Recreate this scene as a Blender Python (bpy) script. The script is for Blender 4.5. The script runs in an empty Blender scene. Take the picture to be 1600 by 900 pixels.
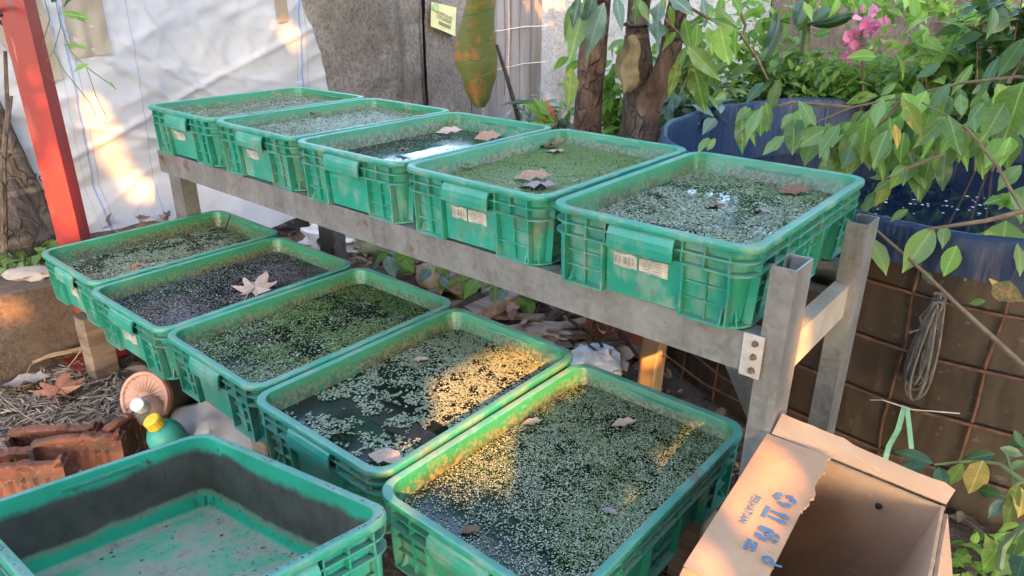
import bpy, bmesh, math, random
import numpy as np
from mathutils import Vector, Matrix, Euler, noise
random.seed(7); rng = np.random.default_rng(11)
R = math.radians
SC = bpy.context.scene
COL = SC.collection
# ------------------------------------------------------------------ camera
CAM_LOC = Vector((2.5429, -1.1146, 1.2419)); CAM_ROT = (1.1696, 0.0063, 0.6934); FOC = 1133.96 / 1600
cam_d = bpy.data.cameras.new('camera'); cam_d.sensor_width = 36; cam_d.lens = 36 * FOC
cam_d.clip_start = 0.02; cam_d.clip_end = 2000
cam = bpy.data.objects.new('camera', cam_d); COL.objects.link(cam)
_M = Matrix.Rotation(CAM_ROT[2], 3, 'Z') @ Matrix.Rotation(CAM_ROT[0], 3, 'X') @ Matrix.Rotation(CAM_ROT[1], 3, 'Z')
cam.matrix_world = Matrix.Translation(CAM_LOC) @ _M.to_4x4()
SC.camera = cam
# ------------------------------------------------------------------ sky, sun, exposure
SUN_EL, SUN_H = R(27), Vector((0.72, -0.69, 0)).normalized()
SUN = (SUN_H * math.cos(SUN_EL) + Vector((0, 0, math.sin(SUN_EL)))).normalized()
w = bpy.data.worlds.new('World'); SC.world = w; w.use_nodes = True
nt = w.node_tree; bg = nt.nodes['Background']; sky = nt.nodes.new('ShaderNodeTexSky')
sky.sky_type = 'NISHITA'; sky.sun_disc = False; sky.sun_elevation = SUN_EL
sky.sun_rotation = math.atan2(SUN_H.x, SUN_H.y); sky.air_density = 1.0; sky.dust_density = 3.0; sky.ozone_density = 1.0
nt.links.new(sky.outputs[0], bg.inputs[0]); bg.inputs[1].default_value = 0.15
sl = bpy.data.lights.new('sun', 'SUN'); sl.energy = 2.9; sl.angle = R(0.5); sl.color = (1.0, 0.43, 0.12)
so = bpy.data.objects.new('sun', sl); COL.objects.link(so); so.location = SUN * 20
so.rotation_euler = SUN.to_track_quat('Z', 'Y').to_euler()
vs = SC.view_settings; vs.view_transform = 'Standard'; vs.look = 'None'; vs.gamma = 1; vs.exposure = 3.12
SC.render.engine = 'CYCLES'
SC.cycles.max_bounces = 5; SC.cycles.diffuse_bounces = 3; SC.cycles.glossy_bounces = 3; SC.cycles.transparent_max_bounces = 4
SC.cycles.use_adaptive_sampling = True; SC.cycles.adaptive_threshold = 0.02; SC.cycles.use_denoising = True; SC.cycles.sample_clamp_indirect = 6

# ------------------------------------------------------------------ helpers
def at(px, py, x=None, y=None, z=None, D=None):
    """world point seen at a photo pixel, on a given real plane or at a given distance"""
    d = _M @ Vector(((px - 800) / 1133.96, -(py - 450) / 1133.96, -1))
    if z is not None: t = (z - CAM_LOC.z) / d.z
    elif y is not None: t = (y - CAM_LOC.y) / d.y
    elif x is not None: t = (x - CAM_LOC.x) / d.x
    else: t = D / d.length
    return CAM_LOC + d * t

class MB:
    def __init__(s): s.v = []; s.f = []; s.m = []
    def add(s, vs, fs, mi=0):
        o = len(s.v); s.v.extend([tuple(p) for p in vs]); s.f.extend([tuple(i + o for i in f) for f in fs]); s.m.extend([mi] * len(fs)); return s
    def box(s, lo, hi, mat=None, mi=0):
        x0, y0, z0 = lo; x1, y1, z1 = hi
        vs = [(x0,y0,z0),(x1,y0,z0),(x1,y1,z0),(x0,y1,z0),(x0,y0,z1),(x1,y0,z1),(x1,y1,z1),(x0,y1,z1)]
        if mat is not None: vs = [mat @ Vector(p) for p in vs]
        return s.add(vs, [(0,3,2,1),(4,5,6,7),(0,1,5,4),(1,2,6,5),(2,3,7,6),(3,0,4,7)], mi)
    def loft(s, rings, cap0=False, cap1=False, closed=True, mi=0, loop=False):
        n = len(rings[0]); vs = [p for r in rings for p in r]; fs = []
        m = len(rings)
        for a in range(m if loop else m - 1):
            b = (a + 1) % m
            for i in range(n if closed else n - 1):
                j = (i + 1) % n; fs.append((a*n+i, a*n+j, b*n+j, b*n+i))
        if cap0: fs.append(tuple(range(n - 1, -1, -1)))
        if cap1: fs.append(tuple((m-1)*n + i for i in range(n)))
        return s.add(vs, fs, mi)
    def tube(s, pts, rad, n=6, mi=0, cap=True):
        pts = [Vector(p) for p in pts]; rings = []
        if not hasattr(rad, '__len__'): rad = [rad] * len(pts)
        ref = Vector((0.31, 0.17, 0.93))
        for i, p in enumerate(pts):
            t = (pts[min(i+1, len(pts)-1)] - pts[max(i-1, 0)]).normalized()
            a = t.cross(ref)
            if a.length < 0.05: a = t.cross(Vector((1, 0, 0)))
            a.normalize(); b = t.cross(a)
            rings.append([p + (a * math.cos(k*2*math.pi/n) + b * math.sin(k*2*math.pi/n)) * rad[i] for k in range(n)])
        return s.loft(rings, cap, cap, mi=mi)
    def lathe(s, prof, n=20, mat=None, mi=0, cap=True):
        rings = [[Vector((r*math.cos(k*2*math.pi/n), r*math.sin(k*2*math.pi/n), z)) for k in range(n)] for r, z in prof]
        if mat is not None: rings = [[mat @ p for p in r] for r in rings]
        return s.loft(rings, cap, cap, mi=mi)
    def prism(s, poly, d0, d1, mat=None, mi=0):
        """poly in (u,v); extruded in w"""
        r0 = [Vector((u, v, d0)) for u, v in poly]; r1 = [Vector((u, v, d1)) for u, v in poly]
        if mat is not None: r0 = [mat @ p for p in r0]; r1 = [mat @ p for p in r1]
        return s.loft([r0, r1], True, True, mi=mi)
    def mesh(s, name, mats, smooth=False):
        me = bpy.data.meshes.new(name); me.from_pydata(s.v, [], s.f); me.validate(clean_customdata=False)
        if not isinstance(mats, (list, tuple)): mats = [mats]
        for m in mats: me.materials.append(m)
        if len(mats) > 1 and len(me.polygons) == len(s.m): me.polygons.foreach_set('material_index', s.m)
        bm = bmesh.new(); bm.from_mesh(me); bmesh.ops.recalc_face_normals(bm, faces=bm.faces); bm.to_mesh(me); bm.free()
        if smooth:
            me.polygons.foreach_set('use_smooth', [True] * len(me.polygons))
            if smooth != 2: me.set_sharp_from_angle(angle=R(35))
        return me
    def build(s, name, mats, parent=None, smooth=False, **k):
        return obj(name, s.mesh(name, mats, smooth), parent, **k)

def obj(name, data, parent=None, loc=None, label=None, cat=None, group=None, kind=None, mat=None):
    o = bpy.data.objects.new(name, data); COL.objects.link(o)
    if parent is not None: o.parent = parent
    if loc is not None: o.location = loc
    if mat is not None: o.matrix_local = mat
    return tag(o, label, cat, group, kind)
def tag(o, label=None, cat=None, group=None, kind=None):
    if label: o['label'] = label
    if cat: o['category'] = cat
    if group: o['group'] = group
    if kind: o['kind'] = kind
    return o
def thing(name, loc, label, cat, group=None, rot=None):
    o = obj(name, None, loc=loc, label=label, cat=cat, group=group); o.empty_display_size = 0.1
    if rot is not None: o.rotation_euler = rot
    return o
def frame(o, x, y):
    """matrix with origin o, x axis along x, z along x cross y"""
    x = Vector(x).normalized(); z = x.cross(Vector(y)).normalized(); y = z.cross(x)
    return Matrix.Translation(o) @ Matrix((x, y, z)).transposed().to_4x4()

# ------------------------------------------------------------------ materials
class NT:
    def __init__(s, name):
        s.mat = bpy.data.materials.new(name); s.mat.use_nodes = True; s.t = s.mat.node_tree
        s.b = s.t.nodes['Principled BSDF']; s.out = s.t.nodes['Material Output']
    def n(s, typ, **k):
        nd = s.t.nodes.new('ShaderNode' + typ)
        for a, v in k.items(): setattr(nd, a, v)
        return nd
    def l(s, a, b): s.t.links.new(a, b)
    def coord(s, kind='Object'): return s.n('TexCoord').outputs[kind]
    def pos(s): return s.n('NewGeometry').outputs['Position']
    def noise(s, scale, co=None, detail=6, rough=0.6, dist=0, stretch=None):
        nd = s.n('TexNoise'); nd.inputs['Scale'].default_value = scale; nd.inputs['Detail'].default_value = min(detail, 6)
        nd.inputs['Roughness'].default_value = rough; nd.inputs['Distortion'].default_value = dist
        co = co or s.coord()
        if stretch:
            mp = s.n('Mapping'); mp.inputs['Scale'].default_value = stretch; s.l(co, mp.inputs[0]); co = mp.outputs[0]
        s.l(co, nd.inputs['Vector']); return nd.outputs['Fac']
    def ramp(s, fac, stops):
        nd = s.n('ValToRGB'); el = nd.color_ramp.elements
        while len(el) < len(stops): el.new(0.5)
        for e, (p, c) in zip(el, stops):
            e.position = p; e.color = (*c, 1) if len(c) == 3 else c
        s.l(fac, nd.inputs[0]); return nd.outputs[0]
    def sstep(s, v, a, b):
        nd = s.n('MapRange', interpolation_type='SMOOTHSTEP'); s.l(v, nd.inputs[0])
        nd.inputs[1].default_value = a; nd.inputs[2].default_value = b; return nd.outputs[0]
    def math(s, op, a, b=0.0, c=None):
        nd = s.n('Math', operation=op)
        for i, v in enumerate((a, b) if c is None else (a, b, c)):
            if isinstance(v, (int, float)): nd.inputs[i].default_value = v
            else: s.l(v, nd.inputs[i])
        return nd.outputs[0]
    def mix(s, fac, a, b):
        nd = s.n('Mix', data_type='RGBA')
        for i, v in ((0, fac), (6, a), (7, b)):
            if isinstance(v, (int, float)): nd.inputs[i].default_value = v
            elif isinstance(v, tuple): nd.inputs[i].default_value = (*v, 1)
            else: s.l(v, nd.inputs[i])
        return nd.outputs[2]
    def sep(s, co):
        nd = s.n('SeparateXYZ'); s.l(co, nd.inputs[0]); return nd.outputs
    def bump(s, h, dist=0.002, strength=0.6):
        nd = s.n('Bump'); nd.inputs['Distance'].default_value = dist; nd.inputs['Strength'].default_value = strength
        s.l(h, nd.inputs['Height']); s.l(nd.outputs[0], s.b.inputs['Normal'])
    def done(s, col=None, rough=0.6, spec=0.5, **k):
        if col is not None:
            if isinstance(col, tuple): s.b.inputs['Base Color'].default_value = (*col, 1)
            else: s.l(col, s.b.inputs['Base Color'])
        if isinstance(rough, (int, float)): s.b.inputs['Roughness'].default_value = rough
        else: s.l(rough, s.b.inputs['Roughness'])
        s.b.inputs['Specular IOR Level'].default_value = spec
        for a, v in k.items(): s.b.inputs[a].default_value = v
        return s.mat

def simple(name, c0, c1, scale=20, rough=0.6, bump=0.0015, spec=0.4, stretch=None, mid=0.5, sp=0.18, wcoord=False, **k):
    m = NT(name); co = m.pos() if wcoord else m.coord()
    f = m.noise(scale, co, stretch=stretch)
    c = m.ramp(f, [(mid - sp, c0), (mid + sp, c1)])
    if bump: m.bump(m.noise(scale * 4, co, stretch=stretch), bump)
    return m.done(c, rough, spec, **k)

def mat_crate(name, inside=None):
    m = NT(name); co = m.coord(); oi = m.n('ObjectInfo').outputs['Random']
    off = m.n('VectorMath', operation='MULTIPLY_ADD'); m.l(co, off.inputs[0]); off.inputs[1].default_value = (1, 1, 1)
    cmb = m.n('CombineXYZ'); m.l(m.math('MULTIPLY', oi, 37.0), cmb.inputs[0]); m.l(cmb.outputs[0], off.inputs[2]); co2 = off.outputs[0]
    wp = m.pos()
    n1 = m.noise(5, wp); n2 = m.noise(60, wp, detail=4)
    g = m.ramp(n1, [(0.3, (0.008, 0.165, 0.110)), (0.7, (0.014, 0.245, 0.175))])
    if inside: g = m.ramp(n1, [(0.3, (0.008, 0.13, 0.055)), (0.7, (0.016, 0.20, 0.085))])
    z = m.sep(co)[2]
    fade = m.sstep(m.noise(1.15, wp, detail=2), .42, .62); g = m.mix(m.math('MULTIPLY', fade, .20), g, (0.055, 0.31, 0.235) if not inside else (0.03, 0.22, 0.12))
    scr = m.sstep(m.noise(40, wp, stretch=(.25, 1, 2.5), detail=4), .60, .68); g = m.mix(m.math('MULTIPLY', scr, .35), g, (0.12, 0.38, 0.30))
    # dusty patches on upward faces and ribs, plus even paleness painted for sky sheen
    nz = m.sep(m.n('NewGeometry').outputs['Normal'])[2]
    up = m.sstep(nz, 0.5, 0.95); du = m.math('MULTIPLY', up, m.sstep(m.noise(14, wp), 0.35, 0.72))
    dust_sheen = m.math('ADD', m.math('MULTIPLY', du, 0.42), m.math('MULTIPLY', up, 0.16))
    if not inside:
        low = m.math('MULTIPLY', m.sstep(m.noise(22, wp, stretch=(1, 1, .5)), 0.46, 0.68), 0.42)
        dust_sheen = m.math('MAXIMUM', dust_sheen, low)
    c = m.mix(dust_sheen, g, (0.27, 0.29, 0.235))
    if not inside:
        mud = m.math('MULTIPLY', m.sstep(m.noise(8, wp, detail=4, stretch=(1, 1, .6)), .58, .68), m.sstep(m.noise(70, wp, detail=3), .42, .56)); c = m.mix(m.math('MULTIPLY', mud, .7), c, (0.12, 0.10, 0.065))
    if inside == 'algae':
        nb = m.noise(9, wp, detail=8); nf = m.noise(110, wp, detail=3)
        band = m.math('MULTIPLY', m.sstep(z, 0.150, 0.112), m.sstep(nb, 0.34, 0.56))
        sp_ = m.math('MULTIPLY', m.sstep(nf, 0.46, 0.58), m.sstep(z, 0.152, 0.122))
        c = m.mix(m.math('MULTIPLY', band, 0.85), c, (0.045, 0.05, 0.02))
        c = m.mix(m.math('MULTIPLY', sp_, 0.65), c, (0.23, 0.18, 0.085))
        b2 = m.math('MULTIPLY', m.sstep(m.noise(7, wp), 0.6, 0.68), m.sstep(nf, 0.35, .6)); c = m.mix(m.math('MULTIPLY', b2, 0.55), c, (0.26, 0.2, 0.10))
    if inside == 'silt':
        # dried tide mark: dark brown band high on the wall, paler and green below, silt on the floor
        nb = m.noise(6, wp, detail=7); zz = m.math('ADD', z, m.math('ADD', m.math('MULTIPLY', m.math('SUBTRACT', nb, 0.5), 0.05), m.math('MULTIPLY', m.math('SUBTRACT', m.noise(30, wp, stretch=(1, 1, .3)), .5), .010)))
        band = m.math('MULTIPLY', m.sstep(zz, 0.040, 0.052), m.sstep(zz, 0.138, 0.120))
        c = m.mix(0.0, (0.008, 0.19, 0.09), (0, 0, 0)) if False else m.ramp(n1, [(0.3, (0.010, 0.19, 0.10)), (0.7, (0.02, 0.33, 0.17))])
        br = m.ramp(m.noise(16, wp), [(0.3, (0.024, 0.018, 0.013)), (0.7, (0.066, 0.053, 0.040))])
        c = m.mix(m.math('MULTIPLY', band, 0.96), c, br)
        edge = m.math('MULTIPLY', m.sstep(zz, 0.033, 0.040), m.sstep(zz, 0.052, 0.044)); c = m.mix(m.math('MULTIPLY', edge, .6), c, (0.17, 0.14, 0.08))
        fl = m.sstep(z, 0.016, 0.009); fs = m.ramp(m.noise(7, wp, detail=9, rough=0.65), [(0.34, (0.035, 0.25, 0.11)), (0.45, (0.10, 0.26, 0.15)), (0.53, (0.23, 0.24, 0.165)), (0.60, (0.20, 0.18, 0.13)), (0.68, (0.08, 0.065, 0.05))])
        c = m.mix(fl, c, fs)
        sp2 = m.math('MULTIPLY', m.sstep(m.noise(75, wp, detail=5), 0.58, 0.66), m.sstep(m.noise(5, wp), .45, .6)); c = m.mix(m.math('MULTIPLY', sp2, .8), c, (0.05, 0.035, 0.025))
    m.bump(n2, 0.0006, 0.5)
    return m.done(c, m.math('ADD', m.math('MULTIPLY', dust_sheen, 0.4), 0.36 if inside != 'silt' else .7), 0.5 if inside != 'silt' else .2)

M = {}
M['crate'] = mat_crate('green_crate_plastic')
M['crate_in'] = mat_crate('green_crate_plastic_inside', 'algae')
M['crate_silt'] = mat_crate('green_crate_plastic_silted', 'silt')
def mat_water(name, c=(0.010, 0.014, 0.010), ior=1.33):
    m = NT(name); m.bump(m.noise(9, m.pos(), detail=2), 0.0008, 0.3)
    return m.done(c, m.ramp(m.noise(7, m.pos(), detail=4), [(.40, (.03, .03, .03)), (.62, (.26, .26, .26))]) if ior > 1.4 else .05, 0.5, IOR=ior)
M['water'] = mat_water('tray_water', ior=1.6)   # filmy stagnant water
M['pond_water'] = mat_water('pond_water_blue', (0.003, 0.008, 0.022))
def mat_weed(name, stops, rough=0.42):
    m = NT(name); a = m.n('Attribute'); a.attribute_name = 'tint'
    n = m.noise(14, m.pos(), detail=3)
    f = m.math('ADD', m.math('MULTIPLY', a.outputs['Fac'], 0.65), m.math('MULTIPLY', n, 0.35))
    return m.done(m.ramp(f, stops), rough, 0.5)
def mat_steel():
    m = NT('galvanised_steel'); wp = m.pos()
    c = m.ramp(m.noise(9, wp, detail=8), [(0.3, (0.15, 0.148, 0.142)), (0.55, (0.245, 0.242, 0.235)), (0.75, (0.36, 0.355, 0.345))])
    d = m.sstep(m.noise(30, wp, stretch=(1, 1, .25), detail=8), 0.50, 0.66); c = m.mix(m.math('MULTIPLY', d, .4), c, (0.12, 0.11, 0.095))
    sp = m.n('TexVoronoi'); sp.inputs['Scale'].default_value = 90; m.l(wp, sp.inputs['Vector']); spg = m.sep(sp.outputs['Color'])[0]; c = m.mix(m.math('MULTIPLY', spg, .22), c, (0.42, 0.42, 0.42))
    r = m.sstep(m.noise(13, wp, detail=6), 0.62, 0.68); c = m.mix(m.math('MULTIPLY', r, .75), c, (0.20, 0.085, 0.04))
    m.bump(m.noise(160, wp), 0.0005); return m.done(c, 0.42, 0.5, Metallic=0.6)
M['steel'] = mat_steel()
def mat_red():
    m = NT('red_painted_steel'); wp = m.pos()
    c = m.ramp(m.noise(7, wp, stretch=(1, 1, .35), detail=7), [(0.3, (0.19, 0.012, 0.011)), (0.7, (0.33, 0.020, 0.016))])
    d = m.sstep(m.noise(26, wp, stretch=(1, 1, .3), detail=7), 0.52, 0.66); c = m.mix(m.math('MULTIPLY', d, .45), c, (0.15, 0.06, 0.05))
    d2 = m.sstep(m.noise(60, wp, stretch=(1.5, 1.5, .12)), .64, .70); c = m.mix(m.math('MULTIPLY', d2, .5), c, (0.42, 0.16, 0.13))
    m.bump(m.noise(60, wp), 0.0006); return m.done(c, 0.42, 0.5)
M['red'] = mat_red()
M['rust'] = simple('rusty_rebar', (0.05, 0.022, 0.014), (0.12, 0.055, 0.032), 40, 0.85, 0.001, wcoord=True)
M['bolt'] = simple('rusted_bolt', (0.09, 0.07, 0.06), (0.2, 0.12, 0.08), 60, 0.6, 0.0005, Metallic=0.5)
def mat_card(name, c0, c1):
    m = NT(name); wp = m.pos(); c = m.ramp(m.noise(7, wp, detail=6), [(.3, c0), (.7, c1)])
    st = m.sstep(m.noise(3.5, wp, detail=5), .54, .66); c = m.mix(m.math('MULTIPLY', st, .35), c, tuple(q * .62 for q in c0))
    fl = m.n('TexWave', wave_type='BANDS', bands_direction='Y'); fl.inputs['Scale'].default_value = 62; fl.inputs['Distortion'].default_value = .6; m.l(wp, fl.inputs[0])
    c = m.mix(m.math('MULTIPLY', m.sstep(fl.outputs['Fac'], .55, 1), .10), c, tuple(q * .6 for q in c0))
    sc = m.sstep(m.noise(90, wp, stretch=(.3, 2, 1)), .62, .68); c = m.mix(m.math('MULTIPLY', sc, .35), c, tuple(min(1, q * 1.35) for q in c1))
    cr = m.n('TexVoronoi', feature='DISTANCE_TO_EDGE'); cr.inputs['Scale'].default_value = 9; m.l(wp, cr.inputs['Vector'])
    m.bump(m.math('ADD', m.math('MULTIPLY', m.noise(6, wp, stretch=(.5, 2, 1), dist=1.0), 1.6), m.math('ADD', m.noise(30, wp), m.math('MULTIPLY', fl.outputs['Fac'], .15))), .0012, .7); return m.done(c, .88, .2)
M['cardboard'] = mat_card('cardboard', (0.34, 0.195, 0.11), (0.45, 0.275, 0.165))
M['cardboard_in'] = mat_card('cardboard_inside', (0.40, 0.24, 0.145), (0.48, 0.30, 0.185))
M['cardboard_edge'] = simple('torn_cardboard_edge', (0.28, 0.17, 0.095), (0.40, 0.255, 0.155), 60, 0.95, 0.001, 0.1, wcoord=True)
M['blue_ink'] = NT('blue_ink').done((0.06, 0.135, 0.235), 0.8, 0.1)
M['black_ink'] = NT('black_ink').done((0.02, 0.02, 0.02), 0.8, 0.1)
M['dark_ink'] = NT('grey_green_ink').done((0.16, 0.17, 0.07), 0.8, 0.1)
M['wood'] = simple('grey_weathered_wood', (0.10, 0.07, 0.05), (0.24, 0.175, 0.13), 6, 0.85, 0.002, 0.2, stretch=(1, 1, 6), wcoord=False)
M['wood_pale'] = simple('pale_timber', (0.30, 0.19, 0.10), (0.45, 0.31, 0.17), 7, 0.8, 0.001, 0.25, stretch=(5, 5, .6))
M['wood_plank'] = simple('old_plank_wood', (0.17, 0.12, 0.10), (0.32, 0.24, 0.20), 5, 0.9, 0.002, 0.2, stretch=(.6, 8, 8))
def mat_clay():
    m = NT('terracotta'); wp = m.pos(); c = m.ramp(m.noise(14, wp, detail=6), [(.3, (.105, .038, .024)), (.7, (.235, .092, .056))])
    c = m.mix(m.math('MULTIPLY', m.sstep(m.noise(9, wp, detail=6), .50, .64), .7), c, (.075, .055, .042)); c = m.mix(m.math('MULTIPLY', m.sstep(m.noise(70, wp), .56, .66), .5), c, (.24, .17, .125))
    m.bump(m.noise(55, wp), .004, 1.0); return m.done(c, .95, .15)
M['terracotta'] = mat_clay()
M['terracotta_pale'] = simple('pale_terracotta', (0.34, 0.18, 0.13), (0.46, 0.26, 0.19), 18, 0.85, 0.001, 0.3, wcoord=True)
M['pot_dark'] = simple('dark_brown_plastic', (0.07, 0.05, 0.045), (0.13, 0.10, 0.09), 14, 0.7, 0.0006, 0.4)
M['stone'] = simple('pale_stone', (0.22, 0.18, 0.145), (0.40, 0.33, 0.27), 8, 0.95, 0.004, 0.2, wcoord=True)
M['stone_dark'] = simple('grey_stone', (0.15, 0.14, 0.13), (0.30, 0.28, 0.26), 8, 0.95, 0.004, 0.2, wcoord=True)
M['sack'] = simple('grey_cement_sack', (0.20, 0.18, 0.175), (0.34, 0.31, 0.30), 7, 0.8, 0.003, 0.3, wcoord=True)
def mat_bark(name, c0, c1, c2):
    m = NT(name); wp = m.pos(); c = m.ramp(m.noise(16, wp, stretch=(1, 1, .45), detail=6, rough=.7), [(.3, c0), (.5, c1), (.68, c2)])
    vo = m.n('TexVoronoi', feature='DISTANCE_TO_EDGE'); vo.inputs['Scale'].default_value = 26; mp = m.n('Mapping'); mp.inputs['Scale'].default_value = (1, 1, .28); ns = m.n('TexNoise'); ns.inputs['Scale'].default_value = 9; m.l(wp, ns.inputs['Vector'])
    mv = m.n('Mix', data_type='VECTOR'); mv.inputs[0].default_value = .10; m.l(wp, mv.inputs[4]); m.l(ns.outputs['Color'], mv.inputs[5]); m.l(mv.outputs[1], mp.inputs[0]); m.l(mp.outputs[0], vo.inputs['Vector'])
    ck = m.sstep(vo.outputs[0], .10, .01); ck = m.math('MULTIPLY', ck, m.sstep(m.noise(6, wp), .42, .6)); c = m.mix(m.math('MULTIPLY', ck, .4), c, tuple(q * .35 for q in c0))
    hb = m.sstep(m.noise(7, wp, stretch=(.25, .25, 3.5), detail=4), .56, .64); c = m.mix(m.math('MULTIPLY', hb, .45), c, tuple(q * 1.25 for q in c2))
    m.bump(m.math('SUBTRACT', m.noise(50, wp, stretch=(1, 1, .5)), ck), .012, 1.0); return m.done(c, .92, .2)
M['bark_brown'] = mat_bark('smooth_brown_bark', (.055, .030, .020), (.125, .074, .052), (.20, .135, .10))
M['bark_grey'] = mat_bark('grey_brown_bark', (.040, .028, .021), (.095, .068, .052), (.165, .128, .10))
M['twig'] = simple('brown_twig', (0.10, 0.075, 0.045), (0.19, 0.14, 0.09), 30, 0.85, 0.001, 0.2, wcoord=True)
M['stem_green'] = simple('green_stem', (0.07, 0.11, 0.03), (0.14, 0.18, 0.06), 20, 0.6, 0.0005)
M['stem_dark'] = simple('dark_leaf_stalk', (0.015, 0.012, 0.015), (0.04, 0.03, 0.03), 20, 0.5, 0.0003)
M['white_plastic'] = simple('white_plastic', (0.55, 0.54, 0.50), (0.70, 0.69, 0.66), 30, 0.5, 0.0004)
M['yellow_plastic'] = simple('yellow_cap_plastic', (0.55, 0.38, 0.02), (0.66, 0.48, 0.04), 30, 0.45, 0.0004)
M['teal_plastic'] = simple('teal_bottle_plastic', (0.025, 0.22, 0.16), (0.05, 0.30, 0.22), 16, 0.45, 0.0006)
M['strap'] = simple('green_strapping', (0.12, 0.32, 0.22), (0.22, 0.46, 0.34), 30, 0.6, 0.0004)
M['wire_grey'] = simple('grey_cable', (0.06, 0.055, 0.05), (0.13, 0.12, 0.11), 30, 0.7, 0.0005)
M['wire_pale'] = simple('pale_wire', (0.42, 0.40, 0.36), (0.55, 0.52, 0.47), 30, 0.5, 0.0002)
def mat_cover():
    m = NT('brown_pond_cover'); wp = m.pos(); c = m.ramp(m.noise(3.2, wp, detail=6), [(.3, (.020, .014, .010)), (.7, (.058, .039, .024))])
    st = m.sstep(m.noise(9, wp, stretch=(1, 1, .2), detail=6), .52, .66); c = m.mix(m.math('MULTIPLY', st, .6), c, (.085, .066, .045)); c = m.mix(m.math('MULTIPLY', m.sstep(m.noise(40, wp), .60, .68), .5), c, (.12, .10, .07))
    m.bump(m.noise(5, wp, stretch=(1.4, 1.4, .4), detail=3), .03, .8); return m.done(c, .55, .4)
M['brown_liner'] = mat_cover()
M['plastic_bag'] = simple('crumpled_clear_bag', (0.45, 0.45, 0.47), (0.75, 0.75, 0.77), 16, 0.25, 0.004, 0.6)
def mat_liner():
    m = NT('blue_tarpaulin'); wp = m.pos()
    c = m.ramp(m.noise(4, wp, detail=5), [(0.3, (0.003, 0.013, 0.042)), (0.7, (0.005, 0.024, 0.076))])
    d = m.sstep(m.noise(12, wp, stretch=(2, 2, .3), detail=7), 0.58, 0.75); c = m.mix(m.math('MULTIPLY', d, .18), c, (0.10, 0.12, 0.14))
    m.bump(m.noise(9, wp, stretch=(2, 2, .4), detail=3), 0.02, 0.7); return m.done(c, 0.5, 0.4)
M['liner'] = mat_liner()
def mat_leaf(name, c0, c1, rough=0.34, trans=0.35, spots=None, scale=9):
    m = NT(name); oi = m.n('ObjectInfo').outputs['Random']; a = m.n('Attribute'); a.attribute_name = 'tint'
    n = m.noise(scale, m.coord(), detail=4)
    f = m.math('ADD', m.math('MULTIPLY', m.math('FRACT', m.math('ADD', oi, a.outputs['Fac'])), 0.55), m.math('MULTIPLY', n, 0.45))
    c = m.ramp(f, [(0.25, c0), (0.75, c1)])
    lu = m.n('Attribute'); lu.attribute_name = 'luv'; lx, ly, lz = m.sep(lu.outputs['Vector']); ay = m.math('ABSOLUTE', ly)
    mid = m.sstep(ay, .020, .006); sv = m.math('MULTIPLY', m.sstep(m.math('ABSOLUTE', m.math('SUBTRACT', m.math('FRACT', m.math('MULTIPLY', m.math('SUBTRACT', lx, m.math('MULTIPLY', ay, .7)), 9.0)), .5)), .10, .02), .35)
    c = m.mix(m.math('MULTIPLY', m.math('MULTIPLY', m.math('MAXIMUM', mid, sv), lz), .5), c, tuple(min(1, q * 1.9 + .02) for q in c1))
    if spots: c = m.mix(m.sstep(m.noise(scale * 2.2, m.coord(), detail=5), spots[1], spots[1] + 0.1), c, spots[0])
    m.done(c, rough, 0.4)
    tr = m.n('BsdfTranslucent'); m.l(m.mix(0.35, c, (0.30, 0.42, 0.04)), tr.inputs[0])
    ad = m.n('MixShader'); ad.inputs[0].default_value = trans
    m.l(m.b.outputs[0], ad.inputs[1]); m.l(tr.outputs[0], ad.inputs[2]); m.l(ad.outputs[0], m.out.inputs[0])
    return m.mat
M['leaf'] = mat_leaf('green_leaf', (0.065, 0.14, 0.034), (0.155, 0.25, 0.075))
M['leaf_dark'] = mat_leaf('dark_green_leaf', (0.018, 0.055, 0.020), (0.05, 0.11, 0.04), 0.38, 0.25)
M['leaf_light'] = mat_leaf('fresh_green_leaf', (0.13, 0.27, 0.045), (0.26, 0.43, 0.09), 0.5, 0.5)
M['leaf_blue'] = mat_leaf('blue_green_leaf', (0.055, 0.12, 0.085), (0.14, 0.22, 0.18), 0.34, 0.2)
M['leaf_yellow'] = mat_leaf('yellowing_leaf', (0.07, 0.14, 0.03), (0.16, 0.22, 0.04), 0.4, 0.4, ((0.42, 0.28, 0.03), 0.56), 3.5)
M['leaf_gold'] = mat_leaf('golden_dying_leaf', (0.42, 0.26, 0.04), (0.52, 0.36, 0.07), 0.55, 0.35)
M['leaf_old'] = mat_leaf('old_browning_leaf', (0.075, 0.085, 0.016), (0.16, 0.145, 0.03), 0.5, 0.25, ((0.30, 0.12, 0.03), 0.50), 5)
M['leaf_red'] = mat_leaf('red_strap_leaf', (0.32, 0.03, 0.03), (0.5, 0.08, 0.06), 0.45, 0.3)
M['bract'] = mat_leaf('pink_bract', (0.66, 0.12, 0.34), (0.82, 0.28, 0.50), 0.6, 0.45)
M['dry'] = simple('dry_leaf', (0.24, 0.135, 0.08), (0.40, 0.255, 0.165), 18, 0.7, 0.0012)
M['dry_pale'] = simple('pale_dry_leaf', (0.33, 0.225, 0.165), (0.48, 0.35, 0.27), 18, 0.7, 0.0012)
M['dry_dark'] = simple('dark_dry_leaf', (0.12, 0.055, 0.03), (0.24, 0.115, 0.06), 18, 0.6, 0.0012)
M['dry_orange'] = simple('orange_dry_leaf', (0.26, 0.095, 0.05), (0.38, 0.16, 0.085), 18, 0.7, 0.0012)
M['dry_grey'] = simple('grey_dry_leaf', (0.20, 0.155, 0.135), (0.31, 0.25, 0.22), 18, 0.8, 0.0012)
M['straw'] = mat_leaf('straw_litter', (0.115, 0.08, 0.052), (0.36, 0.27, 0.19), 0.85, 0.05)
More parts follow.
